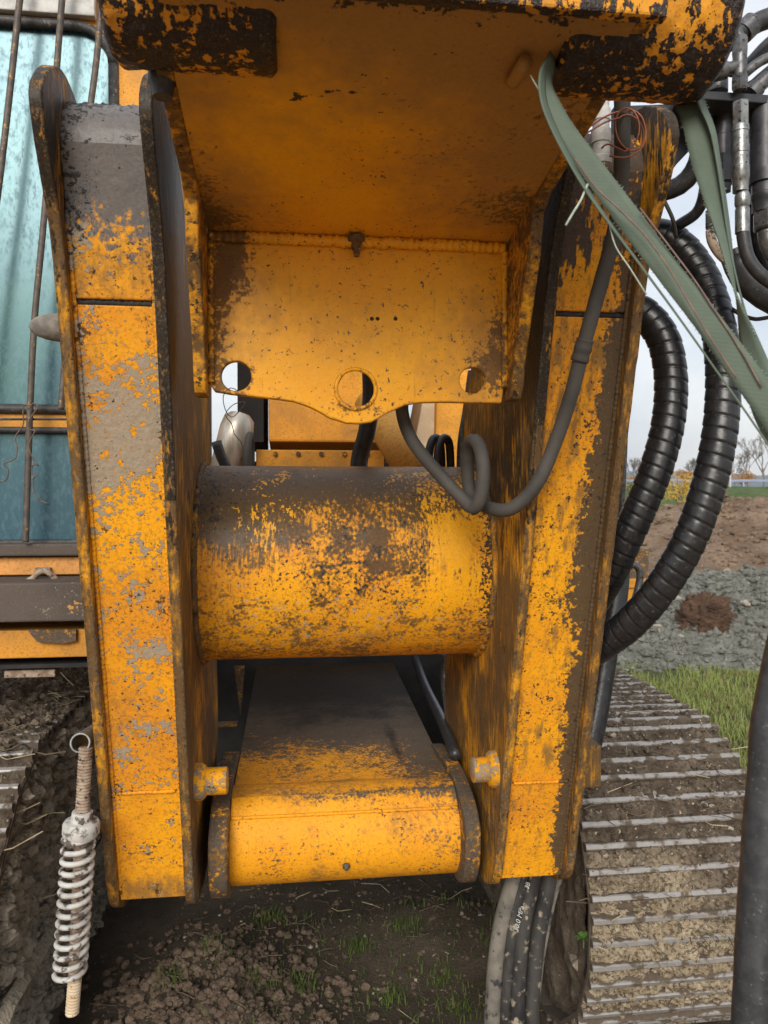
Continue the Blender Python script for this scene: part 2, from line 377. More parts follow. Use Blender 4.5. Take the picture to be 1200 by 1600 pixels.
m_under = worn('paint_overhead_plate', [
    dict(col=(.30, .16, .05), n=[(4, .7, None), (40, .25, None)], bias=.10, lo=-.1, hi=.85, op=.88, rough=.55, h=0,
         blobs=[B(LZ(860, 230, 2.17), (.3, .5, .3), .8), B(LZ(300, 320, 2.14), (.16, .4, .3), .7), B(LZ(600, 10, 2.2), (.8, .3, .3), .9)]),
    dict(col=(.075, .045, .02), n=[(12, .7, None), (100, 1.0, None)], bias=-.36, lo=.10, hi=.62, op=.8, rough=.6, h=0,
         blobs=[B(LZ(310, 330, 2.14), (.11, .3, .3), .95), B(LZ(790, 350, 2.13), (.18, .14, .3), .85), B(LZ(880, 230, 2.16), (.14, .3, .3), .5), B(LZ(560, 372, 2.13), (.08, .06, .1), .7), B(LZ(420, 350, 2.14), (.2, .08, .1), .4)]),
    dict(col=(.013, .012, .013), n=[(30, .7, None), (90, .8, None)], bias=-.30, lo=.28, hi=.42, op=.96, rough=.5, h=0,
         blobs=[B(LZ(640, -10, 2.21), (.7, .09, .1), 1.3), B(LZ(330, 370, 2.13), (.05, .1, .1), .6)]),
    dict(col=(.014, .012, .011), n=[(34, 1.6, (1, 1.6, 1)), (80, .5, None)], bias=-.62, lo=.30, hi=.36, op=.95, rough=.6, h=0,
         blobs=[B(LZ(475, 140, 2.2), (.09, .045, .1), .65), B(LZ(590, 145, 2.2), (.14, .05, .1), .5), B(LZ(635, 100, 2.2), (.08, .03, .1), .55), B(LZ(300, 230, 2.2), (.04, .2, .1), .45)]),
    ], base=(.82, .37, .010), base2=(.76, .32, .010), chips=.585, fine=.1, bumpd=.0015, rough=.38)
m_face = worn('paint_face_plate', [
    dict(col=(.26, .135, .04), n=[(4, .9, None), (50, .3, None)], bias=.02, lo=-.05, hi=.9, op=.75, rough=.55, h=0,
         blobs=[B(LY(365, 430, -.29), (.13, .5, .25), .6), B(LY(745, 520, -.29), (.10, .5, .22), .6)]),  # the upper-left blob also paints cast shade into the film colour
    dict(col=(.085, .047, .02), n=[(7, .5, None), (100, .7, None)], bias=-.28, lo=.16, hi=.42, op=.85, rough=.6, h=0,
         blobs=[B(LY(362, 405, -.29), (.085, .5, .20), 1.05), B(LY(340, 530, -.29), (.04, .5, .16), .7), B(LY(752, 575, -.29), (.10, .5, .12), .75), B(LY(772, 480, -.29), (.03, .5, .22), .6), B(LY(555, 640, -.29), (.35, .5, .045), .5), B(LY(370, 590, -.29), (.08, .5, .08), .65)]),  # upper-left patch paints a cast shadow into the colour; the rest is grime
    dict(col=(.018, .014, .012), n=[(60, 1.5, (1, 1, .8)), (140, .6, None)], bias=-.60, lo=.30, hi=.36, op=.9, rough=.6, h=0,
         blobs=[B(LY(520, 405, -.29), (.5, .5, .06), .22), B(LY(770, 600, -.29), (.05, .5, .1), .4), B(LY(345, 600, -.29), (.06, .5, .06), .4)]),
    ], base=(.84, .385, .008), base2=(.80, .34, .008), edge=.006, edge_n=90, edge_k=1.8, chips=.59, fine=.08, bumpd=.0015, rough=.38)
m_flange = worn('paint_bracket_flange', [
    dict(col=(.09, .052, .022), n=[(10, .9, None), (70, .8, None)], bias=.48, lo=.0, hi=.7, op=.93, rough=.65, h=0),
    dict(col=(.022, .018, .015), n=[(30, 1.0, None), (110, 1.2, None)], bias=-.02, lo=.25, hi=.42, op=.95, rough=.6, h=.3),
    ], edge=.010, edge_n=110, edge_k=.9, bumpd=.0035)
m_bush = worn('paint_greasy_bushing', [
    dict(col=(.40, .17, .03), n=[(14, 1.0, None)], bias=.2, lo=.0, hi=.7, op=.7, rough=.6, h=0),
    dict(col=(.014, .013, .016), n=[(46, 1.6, (1.5, 1.5, .45)), (120, .9, (1, 1, .6)), (8, .9, None)], bias=.16, lo=.26, hi=.42, op=.98, rough=.36, h=1.2,
         blobs=[B((-.28, -.90, 2.19), (.4, .2, .05), .5), B((-.17, -.9, 2.28), (.04, .4, .4), .8), B((.34, -.85, 2.19), (.4, .2, .05), .6), B((.23, -.9, 2.28), (.04, .4, .4), .6), B((.46, -.9, 2.28), (.04, .4, .4), .6), B((.02, -.95, 2.25), (.2, .05, .3), 1.3), B((.37, -.93, 2.31), (.08, .12, .08), -.75), B((-.19, -.93, 2.30), (.06, .12, .09), -.8)]),
    ], base=(.78, .33, .02), chips=0, bumpd=.005)
m_arm = worn('paint_lower_arm', [
    dict(col=(.18, .10, .035), n=[(7, 1.0, None), (80, .7, None)], bias=.05, lo=.0, hi=.85, op=.8, rough=.7, h=0,
         blobs=[B((0, .22, .82), (.7, .14, .06), .6)]),
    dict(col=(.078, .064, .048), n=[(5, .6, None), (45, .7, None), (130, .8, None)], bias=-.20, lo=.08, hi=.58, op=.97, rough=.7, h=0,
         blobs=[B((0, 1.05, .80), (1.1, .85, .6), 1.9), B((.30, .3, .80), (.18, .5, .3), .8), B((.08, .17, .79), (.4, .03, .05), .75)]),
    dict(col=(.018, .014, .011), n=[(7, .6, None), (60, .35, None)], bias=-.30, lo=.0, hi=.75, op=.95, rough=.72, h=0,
         blobs=[B((0, 1.75, .80), (1.6, 1.4, .6), 1.8), B((.19, .50, .80), (.03, .34, .1), .9)]),  # blackens towards the back: grime plus shade painted into the colour
    dict(col=(.02, .016, .013), n=[(75, 1.5, None), (25, .6, None)], bias=-.48, lo=.30, hi=.36, op=.9, rough=.7, h=0),
    dict(col=(.30, .26, .20), n=[(85, 1.3, None), (20, .7, None)], bias=-.50, lo=.30, hi=.36, op=.8, rough=.9, h=0),
    SPECK], base=(.80, .34, .008), base2=(.72, .28, .008), bumpd=.0025, chips=.60, fine=.3)
m_lug = worn('paint_lug', [
    dict(col=BROWN, n=[(12, 1.0, None), (70, .8, None)], bias=.5, lo=.1, hi=.6, op=.92, rough=.8, h=0),
    dict(col=(.075, .062, .050), n=[(14, .8, None), (90, .9, None)], bias=.42, lo=.1, hi=.5, op=.95, rough=.85, h=.3),
    ], bumpd=.0035)
m_boss = worn('paint_pin_boss', [
    dict(col=(.24, .205, .15), n=[(20, 1.0, None), (90, .8, None)], bias=.32, lo=.2, hi=.45, op=.92, rough=.9, h=.5),
    dict(col=GRIME, n=[(40, 1.2, None)], bias=-.2, lo=.25, hi=.4, op=.9, h=0)], bumpd=.0035)
m_yel = worn('paint_machine_body', [FILM,
    dict(col=BROWN, n=[(8, 1.0, None), (50, .6, None)], bias=-.25, lo=.1, hi=.6, op=.8, rough=.7, h=0),
    dict(col=GRIME, n=[(45, 1.4, (1, 1, .6))], bias=-.38, lo=.26, hi=.34, op=.9, h=0)], base=(.74, .32, .03), bumpd=.0015)
m_bumper = worn('bumper_grey', [
    dict(col=(.22, .19, .155), n=[(22, 1.1, None), (90, .9, None)], bias=-.32, lo=.22, hi=.36, op=.85, rough=.95, h=.4),
    dict(col=(.55, .27, .05), n=[(18, 1.2, None), (80, .9, None)], bias=-.60, lo=.26, hi=.32, op=.8, rough=.6, h=0,
         blobs=[B(LY(112, 958, .55), (.08, .3, .07), .75)])], base=(.095, .078, .068), base2=(.065, .055, .05), chips=.60, chip_col=(.3,.28,.24), bumpd=.003, rough=.75)
m_black_rubber = simple('black_rubber', (.018, .019, .021), (.035, .036, .038), 60, rough=.45, bumpd=.0012, c3=(.10, .095, .085), s3=170, lo3=.62, hi3=.70)
m_spiral = simple('spiral_guard_plastic', (.008, .0085, .010), (.018, .018, .02), 45, rough=.34, bumpd=.0012, c3=(.075, .07, .065), s3=150, lo3=.60, hi3=.72)
m_grey_hose = simple('dusty_rubber_hose', (.045, .041, .036), (.070, .063, .055), 12, rough=.75, bumpd=.0008, c3=(.05, .046, .042), s3=150, lo3=.60, hi3=.74)
m_mud_hose = simple('mud_smeared_hose', (.018, .018, .02), (.05, .047, .043), 20, rough=.55, bumpd=.003, c3=(.30, .255, .19), s3=38, lo3=.55, hi3=.68, stretch=(1, 1, .4))
m_mud_hose2 = simple('clay_coated_hose', (.11, .10, .085), (.19, .17, .14), 16, rough=.8, bumpd=.002, c3=(.03, .03, .033), s3=22, lo3=.56, hi3=.64)
m_steel = simple('zinc_fitting', (.30, .31, .30), (.17, .17, .17), 60, rough=.38, metal=.75, bumpd=.0008, c3=(.05, .05, .05), s3=140, lo3=.58, hi3=.64)
m_dark_fit = simple('dark_fitting', (.030, .031, .036), (.058, .058, .062), 50, rough=.42, metal=.3, bumpd=.001)
m_dark_fit2 = simple('oily_grey_fitting', (.085, .085, .088), (.15, .15, .15), 70, rough=.40, metal=.5, bumpd=.001, c3=(.03,.03,.032), s3=100, lo3=.55, hi3=.65)
m_dark_plate = simple('dark_bracket_steel', (.018, .020, .026), (.034, .036, .042), 20, rough=.55, bumpd=.001)
m_blackbody = simple('dark_machine_recess', (.010, .010, .011), (.022, .020, .018), 12, rough=.8)  # near-black colour paints in the shade of gaps and recesses
m_chrome = simple('dusty_chrome_rod', (.52, .48, .42), (.30, .26, .20), 14, rough=.40, metal=.45, bumpd=.0006, stretch=(2, 2, .4))
m_goldcyl = worn('cylinder_barrel_paint', [dict(col=(.24, .12, .03), n=[(10, 1.0, None)], bias=.1, lo=.35, hi=.6, op=.7, h=0)], base=(.60, .30, .06), bumpd=.001, chips=0)
m_cream = simple('dusty_cream_panel', (.56, .45, .30), (.42, .31, .19), 8, rough=.6, bumpd=.0006)
m_bar = simple('brown_guard_bar', (.12, .095, .075), (.065, .055, .05), 40, rough=.6, metal=.2, bumpd=.001, c3=(.34, .19, .05), s3=60, lo3=.60, hi3=.66)
m_gasket = simple('window_gasket', (.018, .018, .02), (.05, .048, .045), 40, rough=.6, bumpd=.001, c3=(.16, .14, .11), s3=90, lo3=.6, hi3=.68)
m_wire = simple('rusty_tie_wire', (.10, .065, .045), (.17, .13, .10), 80, rough=.6, metal=.5, bumpd=.0003)
m_copper = simple('copper_wire', (.42, .14, .07), (.26, .09, .05), 60, rough=.45, metal=.35, bumpd=.0003)
m_black_wire = simple('black_wire', (.02, .017, .016), (.05, .04, .035), 80, rough=.6)
m_spring = simple('white_spring_paint', (.50, .49, .46), (.30, .285, .26), 24, rough=.7, bumpd=.002, c3=(.09, .07, .055), s3=48, lo3=.53, hi3=.62)
m_rod = simple('rusty_threaded_rod', (.17, .10, .065), (.34, .27, .20), 35, rough=.8, bumpd=.001, c3=(.05, .035, .03), s3=80, lo3=.56, hi3=.66)
m_rodpale = simple('pale_threaded_rod', (.50, .38, .24), (.58, .49, .36), 35, rough=.75, bumpd=.001, c3=(.30, .14, .06), s3=70, lo3=.56, hi3=.66)
m_white_print = simple('white_print', (.62, .62, .60), (.40, .40, .38), 60, rough=.6)
def grouser_mat():
    M = Mat('worn_track_steel', (.2,.2,.2), .5, .25); z = M.sep('Z'); n = M.noise(16, 4, .6); n2 = M.noise(60, 4, .6)
    mudc = M.mix(n2, (.070, .052, .038), (.16, .125, .092)); tip = M.mix(n2, (.22, .205, .19), (.36, .345, .33))
    k = M.sstep(M.math('ADD', z, M.math('MULTIPLY', M.math('SUBTRACT', n, .5), .055)), -.006, .0)
    M.color(M.mix(k, mudc, tip)); M.rough(M.mixf(k, .9, .42)); M.bump(n2, .6, .002); return M.m
m_grouser = grouser_mat()
def soil(name, c1, c2, c3, sc=9, fine=70, bd=.02, rough=.95, pale=None):
    M = Mat(name, c1, rough, 0, .25); a_ = M.noise(sc, 6, .65); b_ = M.noise(fine, 5, .7); c = M.mix(M.sstep(a_, .36, .64), c1, c2)
    c = M.mix(M.sstep(b_, .50, .72), c, c3)
    if pale: c = M.mix(M.sstep(M.noise(fine*.6, 3, .6), .66, .70), c, pale)
    M.color(c); M.bump(M.math('ADD', a_, M.math('MULTIPLY', b_, .8)), .9, bd); return M.m
m_mud_track = soil('track_mud', (.115, .085, .060), (.20, .160, .118), (.065, .048, .034), 14, 90, .012, pale=(.30, .26, .20))
m_mud_tan = soil('track_mud_tan', (.25, .195, .135), (.34, .28, .20), (.15, .11, .075), 10, 80, .010, pale=(.42, .37, .29))
m_mud_wall = soil('frame_mud', (.36, .31, .235), (.48, .42, .33), (.17, .14, .105), 7, 60, .035)
m_clod = soil('soil_clod', (.095, .066, .046), (.16, .115, .082), (.05, .036, .026), 20, 120, .006)
g_ = Mat('tinted_cab_glass', (.05, .12, .14), .2, 0, .5)
gn = g_.noise(1.5, 3, .5, dist=.6); gs = g_.noise(90, 4, .65, stretch=(1, 1, .5)); gv = g_.noise(26, 3, .6); gb = g_.noise(.9, 2, .5, stretch=(1.6, 1, 1))
gc = g_.mix(g_.sstep(gn, .36, .64), (.026, .066, .088), (.062, .140, .130)); gc = g_.mix(g_.math('MULTIPLY', g_.sstep(gb, .40, .62), .5), gc, (.034, .082, .125))  # teal and blue blotches paint cloudy sky reflections into the glass colour
gc = g_.mix(g_.math('MULTIPLY', g_.sstep(gs, .52, .75), .25), gc, (.14, .19, .19)); gc = g_.mix(g_.math('MULTIPLY', g_.sstep(gv, .70, .74), .7), gc, (.32, .32, .27))
g_.color(gc); g_.rough(g_.mixf(g_.sstep(gs, .45, .7), .24, .42))
g_.b.inputs['IOR'].default_value = 1.7; g_.b.inputs['Specular Tint'].default_value = (.6, .9, 1, 1)
m_glass = g_.m
def strap_mat():
    M = Mat('sage_webbing', (.17, .24, .19), .7, 0, .3)
    t = M.N.new('ShaderNodeUVMap').outputs[0]
    wv = M.N.new('ShaderNodeTexWave'); wv.bands_direction = 'DIAGONAL'; M.set(wv.inputs['Vector'], t); wv.inputs['Scale'].default_value = 1.0
    n = M.noise(25, 4); c = M.mix(n, (.075, .100, .075), (.125, .158, .118)); c = M.mix(M.math('MULTIPLY', wv.outputs['Fac'], .08), c, (.06, .085, .07))
    M.color(c); M.bump(wv.outputs['Fac'], .25, .0004); return M.m
m_strap = strap_mat()
m_strap_edge = simple('frayed_strap_thread', (.20, .13, .10), (.13, .09, .075), 60, rough=.8)

# ================================================================= the excavator
EX = thing('excavator', 'weathered yellow tracked excavator seen close between its two front legs', 'excavator', tuple(ORG), YAW)

# ---- legs
PROF = [(.64,.004),(.72,0),(.9,0),(1.2,0),(1.6,0),(1.95,0),(2.08,-.006),(2.16,-.034),(2.23,-.058),(2.275,-.062),(2.315,-.035),(2.35,.012),(2.375,.065),(2.385,.12),(2.37,.18),(2.32,.25),
        (2.2,.38),(2.0,.60),(1.85,.71),(1.6,.73),(1.2,.73),(.9,.71),(.7,.6),(.6,.42),(.562,.25),(.565,.1),(.595,.03)]
def leg_outline(seed, amp=.0018, top=0):
    pts = [(yf(z)+d, z+(top if z > 2.3 else 0)) for z, d in PROF]
    return wobble(smooth2d(pts, 3), .018, amp, seed)
def make_leg(xo, xi, sgn, paint, seed):
    a, b = min(xo, xi), max(xo, xi); t = .023
    # hollow box between the plates, the part's own mesh: front plate in three runs with a seam
    x0, x1 = a+t+.0005, b-t-.0005
    d = .026
    z1, z2 = (LF(180, 472).z, LF(220, 1238).z) if sgn < 0 else (LF(930, 491).z, LF(840, 1222).z)
    zb = LF(230, 1404).z if sgn < 0 else LF(830, 1370).z
    mb = MB()
    def slab(za, zc, dd):
        mb.add([(x0, yf(za)+dd, za), (x1, yf(za)+dd, za), (x1, yf(zc)+dd, zc), (x0, yf(zc)+dd, zc),
                (x0, yf(za)+dd+.02, za), (x1, yf(za)+dd+.02, za), (x1, yf(zc)+dd+.02, zc), (x0, yf(zc)+dd+.02, zc)],
               [(0,1,2,3),(7,6,5,4),(0,4,5,1),(1,5,6,2),(2,6,7,3),(3,7,4,0)])
    slab(zb, z2-.0015, d-.002); slab(z2+.0015, z1-.0055, d); slab(z1+.0055, 2.246, d)
    o = mb.build('upright_leg', paint, EX, bevel=.003)
    o['label'] = ('left' if sgn < 0 else 'right')+' box leg of the excavator front, '+('caked with grey mud patches' if sgn < 0 else 'streaked with dark grime')
    # seam line behind the gap, back plate
    MB().add([(x0, yf(zb)+.62, zb), (x1, yf(zb)+.62, zb), (x1, yf(1.8)+.62, 1.8), (x0, yf(1.8)+.62, 1.8), (x0, yf(zb)+.64, zb), (x1, yf(zb)+.64, zb), (x1, yf(1.8)+.64, 1.8), (x0, yf(1.8)+.64, 1.8)],
             [(0,1,2,3),(7,6,5,4),(0,4,5,1),(1,5,6,2),(2,6,7,3),(3,7,4,0)]).build('back_plate', m_plate, o)
    for (p, q, nm, sd) in ((xo, xo-sgn*t, 'outer_plate', seed), (xi+sgn*t, xi, 'inner_plate', seed+7)):
        MB().prism(leg_outline(sd, .003 if nm == 'outer_plate' else .0018), p, q).build(nm, m_plate, o, bevel=.0028, autosmooth=True)
    # bushing in the top eye
    cz = 2.25; cy = yf(cz)+.130; rb = .100
    bu = MB()
    n = 40; segs = 36
    def fn(uu, vv):
        th = 2*math.pi*vv; x = x0+(x1-x0)*uu; p = Vector((x*18, math.cos(th)*2.2, math.sin(th)*2.2))
        g = max(0, math.sin(th))**2
        r = rb+.0012*fbm(p*2)+g*.006*max(0, fbm(p*5, 4)+.1)
        return (x, cy+math.cos(th)*r, cz+math.sin(th)*r)
    bu.grid(44, 120, fn).build('eye_bushing', paint, o, smooth=True)
    # weld beads along the front plate edges and across
    def bead(path, r, sd):
        return MB().tube(path, r, 8, rf=lambda s, th: r*(1+.16*math.sin(s*520)+.3*mnoise.noise(Vector((s*55, th*.6, sd)))), step=.0035, spline=False)
    for xx, sd in ((x0+.003, 1), (x1-.003, 2)):
        bead([(xx, yf(z)+d-.001, z) for z in (zb+.02, 1.0, 1.5, 2.13)], .0052, sd+seed).build('weld_bead', paint, o, smooth=True)
    bead([(x0+.01, yf(z1)+d+.010, z1), (x1-.01, yf(z1)+d+.010, z1)], .007, 9).build('cross_weld', m_blackbody, o, smooth=True)
    bead([(x0+.012, yf(z2)+d-.003, z2), (x1-.012, yf(z2)+d-.003, z2)], .0042, 12).build('cross_weld', paint, o, smooth=True)
    return o
leg_l = make_leg(-.582, -.379, -1, m_leg_l, 3)
leg_r = make_leg(.577, .366, 1, m_leg_r, 21)
# mud-coated pin end sticking out of the left leg
pc = LY(62, 512, -.20)
MB().lathe((-.575, pc.y, pc.z), (-.685, pc.y-.012, pc.z), [(0, .03), (.2, .032), (.45, .030), (.7, .026), (.88, .019), (.97, .010), (1, .002)], 28).build('pin_end', simple('mud_coated_pin', (.12, .105, .09), (.22, .2, .17), 40, rough=.85, bumpd=.004), leg_l, smooth=True)
# stop block on the right leg
p0 = LX(917, 1165, .60); 
MB().box((.5775, .12, LY(930, 1232, .12).z), (LY(940, 1200, .12).x, .2, LY(930, 1165, .12).z)).build('stop_block', m_plate, leg_r, bevel=.005)

# ---- cross tube
TC = (.235, 1.42); TR = .262
def tubefn(u, v):
    th = 2*math.pi*v; x = -.3785+.744*u
    r = TR+.0006*mnoise.noise(Vector((x*9, math.cos(th)*3, math.sin(th)*3)))
    e = min(u, 1-u)*.744
    r += .0045*max(0, 1-e/.012)**1.6*(1+.35*mnoise.noise(Vector((th*30, u*9, 4))))
    return (x, TC[0]+math.cos(th)*r, TC[1]+math.sin(th)*r)
ct = MB().grid(90, 160, tubefn).build('cross_tube', m_tube, EX, smooth=True); ct['label'] = 'thick yellow cross tube between the legs, scraped and brown with grime on top'

for xx in (-.3755, .3625):
    MB().tube([(xx, TC[0]+math.cos(2*math.pi*k/120)*(TR+.002), TC[1]+math.sin(2*math.pi*k/120)*(TR+.002)) for k in range(121)], .009, 8, caps=False, spline=False, step=.006,
              rf=lambda s, th: .009*(1+.12*math.sin(s*420)+.35*mnoise.noise(Vector((s*40, th*.6, 3))))).build('weld_bead', m_plate, ct, smooth=True)
# ---- lower arm with its rounded nose
zt = .80
arm = MB()
arm.add([(-.303, .16, zt-.008), (.303, .16, zt-.008), (.36, 2.3, zt+.0), (-.303, 2.3, zt+.0), (-.303, .16, zt-.03), (.303, .16, zt-.03), (.36, 2.3, zt-.03), (-.303, 2.3, zt-.03)],
        [(0,1,2,3),(7,6,5,4),(0,4,5,1),(1,5,6,2),(2,6,7,3),(3,7,4,0)])
la = arm.build('lower_arm', m_arm, EX, bevel=.003); la['label'] = 'low boom arm with greasy top, shade painted in towards the back, running back under the tube'
MB().grid(70, 90, lambda u, v: (-.304+.608*u, .225+math.cos(2*math.pi*v)*(.128+.0005*mnoise.noise(Vector((u*20, v*20, 1)))), .672+math.sin(2*math.pi*v)*.128)).build('nose_tube', m_arm, la, smooth=True)
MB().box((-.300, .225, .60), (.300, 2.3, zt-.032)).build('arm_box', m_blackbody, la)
def strip(y0, y1, z0, z1, nm):
    MB().grid(60, 8, lambda u, v: (-.302+.604*u, y0+(y1-y0)*v+.0015*mnoise.noise(Vector((u*30, v, 2))), z0+(z1-z0)*v+.0045*math.sin(math.pi*v)+.0008*mnoise.noise(Vector((u*40, v*3, 7))))).build(nm, m_arm, la, smooth=True)
strip(.128, .166, .757, .797, 'weld_strip')
MB().tube([(x, .128, .757) for x in (-.302, 0, .302)], .005, 8, spline=False, step=.006, rf=lambda s, th: .005*(1+.3*mnoise.noise(Vector((s*60, th, 3))))).build('weld_bead', m_arm, la, smooth=True)
def lug(x0, x1, sd):
    pts = [(.035,.72),(.045,.64),(.085,.575),(.15,.545),(.23,.545),(.34,.56),(.44,.60),(.52,.66),(.56,.74),(.55,.792),(.48,.806),(.38,.814),(.30,.82),(.20,.815),(.11,.79),(.055,.755)]
    return MB().prism(wobble(smooth2d(pts, 4), .015, .0012, sd), x0, x1).build('lug_plate', m_lug, la, bevel=.005, autosmooth=True)
lug(-.352, -.3045, 5); lug(.3045, .345, 6)
MB().lathe(LX(540, 1352, 0)*0+Vector(LY(541, 1352, .105)), Vector(LY(541, 1352, .105))+Vector((0, -.012, -.006)), [(0, .010), (.4, .010), (.5, .006), (1, .005)], 12).build('grease_nipple', m_bumper, la, smooth=True)
MB().tube([LZ(648, 1028, .84), LZ(664, 1072, .84), LZ(690, 1125, .84), LZ(712, 1180, .84)], .018, 10).build('arm_pipe', m_dark_fit, la, smooth=True)
# pin bosses on the inner faces of the legs
for (u, v, xs, x1, lg, r) in ((340, 1220, -.379, -.300, leg_l, .033), (740, 1203, .366, .305, leg_r, .031)):
    y_ = .02 if xs < 0 else -.02
    c = LY(u, v, y_)
    MB().lathe((xs, c.y, c.z), (x1, c.y, c.z), [(0, .047), (.2, .045), (.30, .040), (.36, r), (.96, r), (1, r-.005)], 28).build('pin_boss', m_boss, lg, bevel=0, autosmooth=True)

# ---- hanging bracket: overhead plate, face plate with three holes, flanges, bushings
def zpl(y): return 2.13+(y+.297)*(2.2-2.13)/(-.75+.297)
op = MB()
def opf(u, v):
    x = -.309+.618*u; y = -.29-.66*v; return (x, y, zpl(y)+.0012*fbm(Vector((x*4, y*4, 0)), 2))
op.grid(40, 40, opf)
op.grid(2, 2, lambda u, v: (-.309+.618*u, -.29-.66*v, zpl(-.29-.66*v)+.02))
br = op.build('overhead_bracket', m_under, EX, smooth=True, recalc=False); br['label'] = 'overhanging yellow bracket with dirty underside above the cross tube'
for f in br.data.polygons: pass
MB().box((-.33, -.965, 2.205), (.33, -.945, 2.30)).build('front_lip', m_bush, br, bevel=.004)
fo = [LY(*p, -.29) for p in [(322,560),(332,600),(345,612),(370,618),(425,624),(458,628),(485,637),(515,654),(540,662),(560,663),(580,660),(605,646),(632,634),(655,630),(700,630),(772,631)]]
fo = [(-.3085, 2.135)]+[(max(-.3085, min(.3085, p.x)), p.z) for p in fo]+[(.3085, 1.90), (.3085, 2.135)]
def holeat(u, v, rpx): c = LY(u, v, -.29); return circle(c.x, c.z, rpx*1.58/1200, 36)
hls = [holeat(370, 589, 23), holeat(556, 608, 29), holeat(736, 596, 21)]
# order the outline so that it is a simple loop
fo2 = [(-.3085, 2.135), (-.3085, LY(330, 600, -.29).z), (-.298, LY(345, 613, -.29).z)]+[p for p in fo[2:-2] if p[0] > -.285]+[(.300, fo[-3][1]), (.3085, 1.86), (.3085, 2.135)]
fp = MB().prism(wobble(fo2, .014, .0010, 4), -.305, -.283, holes=hls, axes='xz').build('face_plate', m_face, br, bevel=.0025, autosmooth=True)
for (u, v, rp) in ((556, 608, 31.5),):
    c = LY(u, v, -.305); rr = rp*1.58/1200
    MB().tube([(c.x+rr*math.cos(t), -.305, c.z+rr*math.sin(t)) for t in [2*math.pi*k/48 for k in range(49)]], .0045, 8, caps=False, spline=False, rf=lambda s, th: .0045*(1+.3*mnoise.noise(Vector((s*50, th, 1))))).build('hole_rim', m_face, br, smooth=True)
for sx in (-1, 1):
    fl = [(-.50, 2.145), (-.475, 2.10), (-.43, 2.0), (-.385, 1.92), (-.362, 1.87), (-.352, 1.83), (-.335, 1.80), (-.29, 1.795), (.02, 1.84), (.06, 2.0), (.06, 2.2), (-.5, 2.2)] if 0 else \
         [(-.52, 2.158), (-.475, 2.135), (-.455, 2.06), (-.40, 1.95), (-.365, 1.88), (-.352, 1.83), (-.335, 1.803), (-.295, 1.80), (-.20, 1.85), (-.17, 2.0), (-.17, 2.4), (-.95, 2.4), (-.95, 2.235)]
    MB().prism(wobble(fl, .015, .0013, 8+sx), sx*.3095, sx*.334).build('side_flange', m_flange, br, bevel=.003, autosmooth=True)
def bead2(path, r, sd, par, mat, nm='weld_bead'):
    return MB().tube(path, r, 8, spline=False, step=.004, rf=lambda s, th: r*(1+.14*math.sin(s*450)+.3*mnoise.noise(Vector((s*50, th*.6, sd))))).build(nm, mat, par, smooth=True)
bead2([(-.305, -.312, 2.122), (.305, -.312, 2.122)], .0115, 1, br, m_face)
for sx in (-1, 1): bead2([(sx*.304, -.310, 2.115), (sx*.304, -.310, 1.83)], .007, 3+sx, br, m_face)
gp = LZ(557, 372, 2.128)
MB().lathe(gp+Vector((0, 0, .0)), gp+Vector((0, -.005, -.038)), [(0, .020), (.25, .018), (.3, .011), (.6, .011), (.62, .007), (1, .006)], 14).build('grease_nipple', m_lug, br, autosmooth=True)
MB().tube([LZ(800, 128, 2.2), LZ(812, 112, 2.2), LZ(822, 96, 2.2)], .011, 10, rf=lambda s, th: .011*(1+.2*mnoise.noise(Vector((s*60, th, 2))))).build('weld_lump', m_under, br, smooth=True)
for uu, vv in ((581, 498), (590, 498), (618, 498)):
    c = LY(uu, vv, -.3055); MB().lathe(c, c+Vector((0, -.0014, 0)), [(0, .0042), (1, .0036)], 12).build('drill_mark', m_blackbody, br)
def bushing(x0, x1, cy, cz, r, sd):
    def f(u, v):
        th = 2*math.pi*v; x = x0+(x1-x0)*u; p = Vector((x*30+sd, math.cos(th)*3, math.sin(th)*3))
        e = min(u, 1-u)*abs(x1-x0); rr = r+.0032*fbm(p*1.5, 4)-.008*max(0, 1-e/.012)**2
        return (x+.0015*mnoise.noise(p*2), cy+math.cos(th)*rr, cz+math.sin(th)*rr)
    m = MB().grid(70, 150, f); ri = r*.56; n = 48
    for x, s in ((x0, 1), (x1, -1)):
        ring = lambda rr, dx: [(x+dx, cy+math.cos(2*math.pi*k/n)*rr, cz+math.sin(2*math.pi*k/n)*rr) for k in range(n)]
        V = ring(r-.0085, 0)+ring(ri, s*.002)+ring(ri, s*.10); F = [(q*n+k, q*n+(k+1) % n, (q+1)*n+(k+1) % n, (q+1)*n+k) for q in (0, 1) for k in range(n)]+[tuple(2*n+k for k in range(n))]
        m.add(V, F)
    return m.build('bushing', m_bush, br, smooth=True)
cyb = -.815
bushing(-.385, -.163, cyb, 2.298, .108, 1); bushing(.226, .466, cyb, 2.298, .108, 30)
# greasy bolt under the left bushing
bt = LD(254, 128, 1.13)
MB().lathe(bt+Vector((0, 0, .05)), bt+Vector((0, 0, -.022)), [(0, .013), (.45, .014), (.5, .021), (.72, .021), (.8, .017), (1, .014)], 14).build('bolt', m_dark_fit, br, autosmooth=True)
# the boom box above, closing the bracket
MB().box((-.308, -.93, 2.26), (.308, -.19, 2.5)).build('boom_box', m_yel, br)

